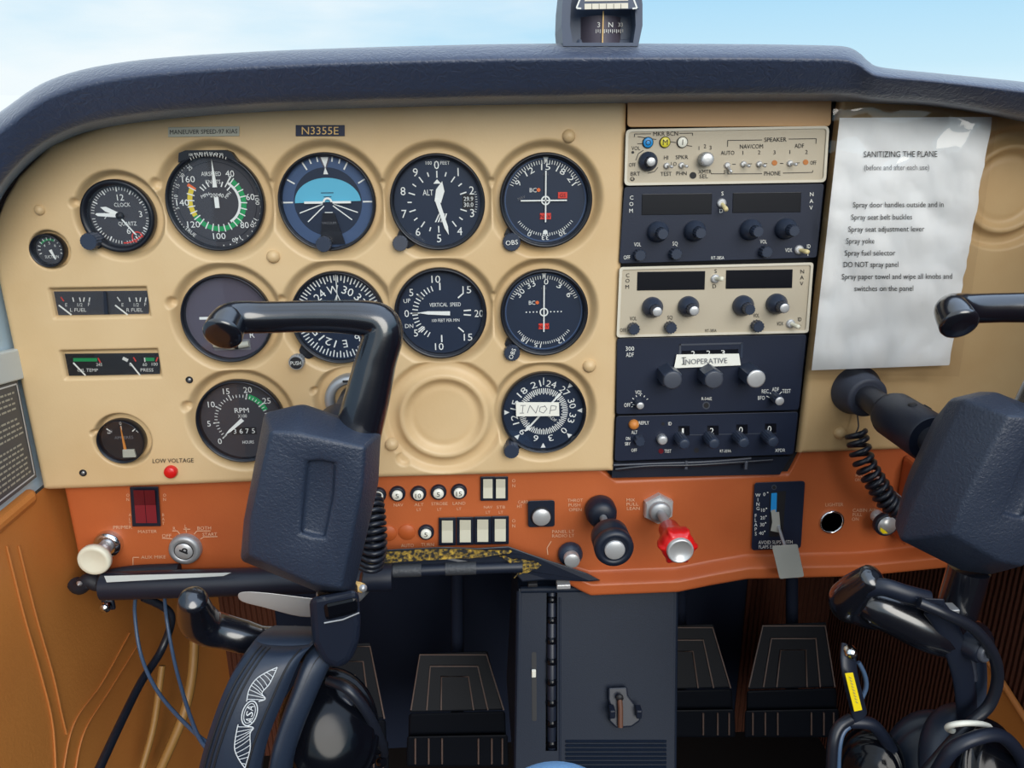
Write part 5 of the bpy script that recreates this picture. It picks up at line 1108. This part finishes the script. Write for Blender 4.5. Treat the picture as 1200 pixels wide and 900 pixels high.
# ================================================================== CABLES AT LEFT
def cable(P, r, m, label, name='cable', n=10):
    b = MB(); b.tube(cr([at(*p) for p in P], 10), r, m, n); return tag(b.build(name, None, at(*P[len(P)//2])), label, 'cable')
cable([(168, 700, .02), (200, 720, .03), (190, 760, .02), (165, 800, -.02), (140, 850, -.08), (112, 910, -.14)], .0042, 'cable', 'thick shiny black cable running down the left side to the bottom edge')
cable([(160, 690, .02), (158, 720, .02), (166, 770, .0), (188, 815, -.04), (232, 862, -.10), (262, 880, -.13)], .0019, 'cable_blue', 'thin blue grey wire curving into the left headset, lower one')
cable([(192, 690, .02), (196, 730, .02), (208, 790, -.02), (230, 858, -.10), (250, 885, -.13)], .0019, 'cable_blue', 'thin blue grey wire dropping straight into the left headset, upper one')
cable([(228, 740, .17), (225, 790, .14), (214, 840, .11), (186, 905, .08)], .0060, 'cable_tan', 'thick tan cable on the carpet behind the left headset')
cable([(190, 780, .10), (180, 850, .07), (165, 905, .04)], .0040, 'cable_tan', 'thin tan cable along the left wall behind the black cable')
cable([(1172, 700, .1), (1196, 735, .1), (1230, 760, .1)], .0025, 'cable', 'thin black cable at the right edge beside the lower yoke arm')
# ================================================================== LEFT HEADSET
YH = -.235
c = at(320, 830, YH); root = thing('headset', 'black headset with a white wing emblem hanging on the left yoke handle', 'headset', c)
def bandrow(t, L_, R__, Yt):
    a = cr([Vector((x, y, 0)) for x, y in L_], 8); d = cr([Vector((x, y, 0)) for x, y in R__], 8)
# headband: strip sweeping from the top edge down toward the pilot
Lp = [(318, 744, -.185), (304, 752, -.215), (289, 768, -.232), (266, 803, -.245), (247, 850, -.255), (231, 905, -.262), (222, 960, -.265)]
Rp = [(386, 746, -.185), (372, 754, -.215), (352, 776, -.232), (332, 822, -.245), (314, 866, -.255), (304, 905, -.262), (298, 960, -.265)]
Lc = cr([at(*p) for p in Lp], 8); Rc = cr([at(*p) for p in Rp], 8)
def strip_band(Lc, Rc, u0, u1, off, thick, m, name, bulge=.004, nu=14):
    rf, rb = [], []
    for a, d in zip(Lc, Rc):
        row, bk = [], []
        for i in range(nu+1):
            u = u0+(u1-u0)*i/nu; e_ = 2*i/nu-1; p = a.lerp(d, u); z = off-bulge*(1-e_*e_)+(.004*(abs(e_)**8)); row.append(p+Vector((0, z, 0))); bk.append(p+Vector((0, off+thick, 0)))
        rf.append(row); rb.append(bk)
    b = MB(); b.grid(rf, m); b.grid(rb, m)
    for k in (0, nu): b.grid([[r[k] for r in rf], [r[k] for r in rb]], m)
    b.grid([rf[0], rb[0]], m); b.grid([rf[-1], rb[-1]], m)
    return b, name
b, nm = strip_band(Lc, Rc, 0, 1, 0, .012, 'band', 'headband')
for u in (.10, .18, .26, .80): b.tube([a.lerp(d, u)+Vector((0, -.0005-.004*(1-(2*u-1)**2), 0)) for a, d in zip(Lc[10:], Rc[10:])], .0007, 'ink', 6)
hb = b.build('headband', root)
Lp2 = [(392, 744, -.185), (380, 757, -.208), (356, 778, -.224), (338, 822, -.237), (322, 866, -.247), (312, 905, -.254), (306, 960, -.258)]
Rp2 = [(412, 752, -.185), (400, 764, -.206), (386, 786, -.220), (366, 830, -.232), (350, 870, -.240), (340, 905, -.246), (334, 960, -.250)]
L2 = cr([at(*p) for p in Lp2], 8); R2 = cr([at(*p) for p in Rp2], 8)
b, nm = strip_band(L2, R2, 0, 1, .004, .010, 'band', 'headband_edge', .003)
for u in (.35, .6): b.tube([a.lerp(d, u)+Vector((0, .002, 0)) for a, d in zip(L2[10:], R2[10:])], .0007, 'ink', 6)
b.build('headband_edge', root)
# wing emblem drawn on the band
def onband(x, y, d=0):
    best = None
    q = at(x, y, -.245)
    for k in range(3):
        # walk along the strip for the matching pixel row
        zz = min(range(len(Lc)), key=lambda i: abs((Lc[i].lerp(Rc[i], .5)-CAM).dot(DN)/(Lc[i].lerp(Rc[i], .5)-CAM).dot(FW)*F+450-y))
        q = at(x, y, Lc[zz].lerp(Rc[zz], .5).y)
    a, dd = Lc[zz], Rc[zz]; u = (q-a).dot(dd-a)/(dd-a).length_squared
    # smooth depth: interpolate between neighbouring stations
    def row(i): p = Lc[i].lerp(Rc[i], .5)-CAM; return p.dot(DN)/p.dot(FW)*F+450
    j = zz+1 if row(zz) < y else zz-1; j = max(0, min(len(Lc)-1, j)); t = 0 if row(j) == row(zz) else (y-row(zz))/(row(j)-row(zz)); t = max(0, min(1, t))
    Yb = (Lc[zz].lerp(Rc[zz], u).y)*(1-t)+(Lc[j].lerp(Rc[j], u).y)*t
    e_ = 2*u-1
    return at(x, y, Yb-.004*(1-e_*e_)-.0012)+Vector((0, -d, 0))
lg = MB()
def stroke(P, wd=1.0):
    Q = cr([Vector((x, y, 0)) for x, y in P], 5); lg.tube([onband(p.x, p.y) for p in Q], wd*.00028, 'wing_logo', 5)
def ell(cx, cy, rx, ry, ang, w_=1.0):
    P = []
    for i in range(28):
        a = 2*PI*i/28; x, y = rx*math.cos(a), ry*math.sin(a); P.append((cx+x*math.cos(ang)-y*math.sin(ang), cy+x*math.sin(ang)+y*math.cos(ang)))
    P.append(P[0]); lg.tube([onband(x, y) for x, y in P], w_*.00028, 'wing_logo', 5)
ell(292.5, 836, 15, 8.5, R_(-72), 1.6); ell(292.5, 836, 12, 6, R_(-72), 1)
for t, x, y in (('A', 292.0, 843), ('S', 292.6, 836), ('A', 293.4, 829)):
    lg.text(lambda u, v, d=0: onband(u, v, d), t, x, y, 8, 'wing_logo', 6, -78, up=-1)
up_o = [(289, 822), (292, 808), (300, 796), (312, 788), (325, 782)]; up_i = [(303, 822), (311, 819), (307, 812), (316, 801), (325, 782)]
dn_o = [(279, 849), (276, 864), (275, 878), (280, 890), (287, 900)]; dn_i = [(290, 851), (297, 853), (293, 860), (293, 878), (287, 900)]
for P in (up_o, up_i, dn_o, dn_i): stroke(P, 1.4)
for (o_, i_) in ((up_o, up_i), (dn_o, dn_i)):
    oc_ = cr([Vector((x, y, 0)) for x, y in o_], 8); ic_ = cr([Vector((x, y, 0)) for x, y in i_], 8)
    for k in range(1, 11): a = oc_[int(k*len(oc_)/12)]; d_ = ic_[min(len(ic_)-1, int((k+1.5)*len(ic_)/12.5))]; stroke([(a.x, a.y), ((a.x+d_.x)/2+1, (a.y+d_.y)/2), (d_.x, d_.y)], .9)
lg.build('wing_emblem', hb)
def cup(root, c, ax, R, m='black_gloss', dp=.030, pad=True, sq=.82, name='ear_cup'):
    ax = Vector(ax).normalized(); t = Vector((0, 0, 1)); e1 = (t-ax*t.dot(ax)).normalized(); e2 = ax.cross(e1); rings = []
    for k, h in ((1.0, 0), (1.03, dp*.25), (1.0, dp*.46), (.94, dp*.56), (.90, dp*.54), (.86, dp*.72), (.80, dp*.80), (.70, dp*.80), (.62, dp*.92), (.3, dp*1.02), (.02, dp*1.04)):
        rings.append([c+ax*h+e1*(math.cos(a)*R*k)+e2*(math.sin(a)*R*k*sq) for a in [2*PI*i/40 for i in range(40)]])
    b = MB(); b.loft(rings, m); o = b.build(name, root)
    if pad:
        b = MB(); P = [c-ax*.010+e1*(math.cos(a)*R*.86)+e2*(math.sin(a)*R*.86*sq) for a in [2*PI*i/36 for i in range(36)]]; b.tube(P, .014, 'band', 14, True); b.build('ear_pad', root)
    return o
cup(root, at(385, 855, -.19), (.25, -.75, .55), .046, pad=False)
b = MB(); b.tube(cr([at(330, 895, -.20), at(360, 886, -.215), at(395, 890, -.21), at(420, 905, -.20)], 8), .0085, 'boot', 14); b.tube(cr([at(338, 905, -.21), at(370, 897, -.222), at(400, 903, -.215)], 8), .006, 'band', 12); b.build('ear_pad', root)
b = MB(); b.tube(cr([at(385, 798, -.19), at(408, 808, -.20), at(430, 835, -.20), at(446, 868, -.19), at(450, 884, -.18)], 8), .0040, 'cable', 12); b.tube(cr([at(382, 808, -.185), at(405, 820, -.195), at(425, 845, -.195), at(440, 875, -.185)], 8), .0024, 'black', 10); b.build('boom_wire', root)
b = MB()
for x, y, s_ in ((441, 876, .0055), (434, 889, .0045), (447, 893, .004)): b.lathe([(s_*.7, -s_), (s_, -s_*.5), (s_, s_*.5), (s_*.7, s_)], at(x, y, -.185), 'black_gloss', (.5, -.5, .5), 14)
b.build('cable_joint', root)
b = MB(); b.tube(cr([at(345, 757, -.17), at(338, 748, -.17), at(344, 736, -.17), at(352, 740, -.17), at(351, 757, -.17)], 8), .0016, 'knob_grey', 10); tag(b.build('wire_loop', None, at(346, 745, -.17)), 'small bent grey loop above the left headset band', 'loop')
# ================================================================== RIGHT HEADSET
c = at(1080, 800, -.20); root = thing('headset', 'black headset with a yellow label on its arm, hanging at the lower right', 'headset', c)
b = MB(); P = [(1000, 706, -.195), (1020, 706, -.20), (1050, 719, -.207), (1085, 737, -.212), (1120, 748, -.21), (1140, 752, -.205)]
Q = cr([at(*p) for p in P], 8); L_ = len(Q); b.tube(Q, [.0045+.0125*min(1, math.sin(PI*min(.5, (i+2)/L_*1.6))) for i in range(L_)], 'handle', 22); b.build('head_pad', root)
b = MB(); b.tube(cr([at(1014, 690, -.215), at(1035, 688, -.222), at(1062, 696, -.226), at(1086, 702, -.226)], 8), .0068, 'black', 14, sq=(1, .8)); A = [(1072, 700), (1107, 702), (1107, 712), (1074, 709)]; b.prism([at(x, y, -.232) for x, y in A], [at(x, y, -.218) for x, y in A], 'black', .001); b.rbox(at(1114, 713, -.22), (.008, .01, .004), 'silver_matte', .0008); b.build('band_clip', root)
def armstrip(P, wd, th, m, name, root):
    Q = cr([at(*p) for p in P], 8); rows_f, rows_b = [], []
    b = MB(); b.tube(Q, wd, m, 16, sq=(th/wd, 1), up=(0, -1, 0)); return b.build(name, root)
armstrip([(1094, 712, -.225), (1108, 732, -.226), (1121, 765, -.226), (1130, 800, -.224), (1134, 850, -.22)], .0085, .0025, 'black', 'slider_arm', root)
armstrip([(1143, 752, -.222), (1148, 775, -.222), (1149, 805, -.221), (1146, 838, -.219)], .0050, .0025, 'knob', 'slider_arm', root)
b = MB(); b.tube([at(1137, 768, -.222), at(1141, 796, -.2225)], .0030, 'boot', 10); b.build('slider_slot', root)
O = at(1132, 753, -.222); b = MB(); b.lathe([(.010, -.004), (.010, .012), (.0088, .014)], O, 'black', (.35, -.9, .1), 24); o = b.build('adjuster_knob', root); b = MB(); b.lathe([(.0075, .013), (.0075, .0165), (.006, .0175), (.0045, .0172), (.0042, .016), (.0001, .016)], O, 'knob_grey', (.35, -.9, .1), 24); b.build('knob_cap', o)
b = MB(); b.tube(cr([at(1077, 706, -.235), at(1105, 718, -.24), at(1140, 736, -.24), at(1163, 765, -.238), at(1169, 795, -.236), at(1160, 825, -.236), at(1140, 845, -.238), at(1115, 870, -.245), at(1085, 905, -.25)], 10), .0042, 'cable', 14); b.build('audio_cable', root)
armstrip([(995, 758, -.20), (994, 775, -.208), (998, 800, -.214), (1008, 840, -.216)], .0078, .0028, 'black', 'headband_arm', root)
arm = root.children[-1]
b = MB(); A = [(990, 789), (999.5, 788), (1010.5, 832), (1001, 834)]; Yy = lambda y: -.2195-.0012*(y-789)/45; b.prism([at(x, y, Yy(y)-.003) for x, y in A], [at(x, y, Yy(y)+.0005) for x, y in A], 'label_yellow', .0003)
for k in range(9): bar(b, lambda u, v, d=0: at(u, v, Yy(v)-.0032)+Vector((0, -d, 0)), 995+k*.95, 793+k*3.6, 997.5+k*.95, 795+k*3.6, .7, 'ink_soft')
o = b.build('label_sticker', root); o['label'] = 'yellow label sticker'
b = MB(); b.lathe([(.0052, -.002), (.0052, .003), (.004, .005), (.0001, .0055)], at(996, 764, -.206), 'chrome', n=18); b.build('rivet', root)
b = MB(); b.tube(cr([at(1006, 776, -.205), at(1013, 790, -.207), at(1015, 805, -.208), at(1009, 820, -.21)], 8), .0018, 'cable_blue', 8); b.build('thin_wire', root)
b = MB(); b.tube(cr([at(997, 842, -.216), at(983, 852, -.22), at(976, 872, -.225), at(974, 910, -.23)], 8), .0042, 'cable', 12); b.tube(cr([at(1000, 848, -.216), at(988, 858, -.22), at(983, 878, -.225), at(982, 910, -.23)], 8), .0022, 'cable_blue', 10); b.tube(cr([at(994, 846, -.215), at(1020, 848, -.215), at(1034, 862, -.213), at(1045, 880, -.212)], 8), .0050, 'black', 12); b.build('yoke_wire', root)
cup(root, at(1022, 893, -.20), (-.5, -.75, .25), .030, pad=False)
cup(root, at(1095, 900, -.20), (-.45, -.8, .35), .048, 'band', pad=False); cup(root, at(1145, 905, -.235), (.35, -.8, .45), .042, pad=True)
b = MB(); P = [at(1135+25*math.cos(a), 853+5.5*math.sin(a), -.245+.006*math.sin(a)) for a in [2*PI*i/30 for i in range(30)]]; b.tube(P, .0022, 'mkr_white', 10, True); b.build('white_clip_ring', root)
b = MB(); A = [(1134, 862), (1164, 858), (1165, 868), (1142, 874)]; b.prism([at(x, y, -.262) for x, y in A], [at(x, y, -.245) for x, y in A], 'black', .001); b.tube(cr([at(1098, 905, -.262), at(1115, 880, -.264), at(1140, 866, -.264), at(1172, 862, -.26), at(1195, 885, -.255), at(1202, 910, -.25)], 10), .0050, 'black', 12); b.build('cup_bracket', root)
# ================================================================== CLOTH AT THE BOTTOM EDGE
b = MB(); rings = []
cc = at(651, 949, -.30)
for k, h in ((.02, .0285), (.3, .0275), (.6, .0235), (.82, .017), (.95, .009), (1.0, 0), (1.0, -.03)):
    rings.append([cc+Vector((math.cos(a)*.0385*k, math.sin(a)*.03*k, h-.001)) for a in [2*PI*i/40 for i in range(40)]])
b.loft(rings, 'denim'); tag(b.build('cloth', None, cc), 'light blue rounded cloth just showing at the bottom edge in front of the pedestal', 'cloth')
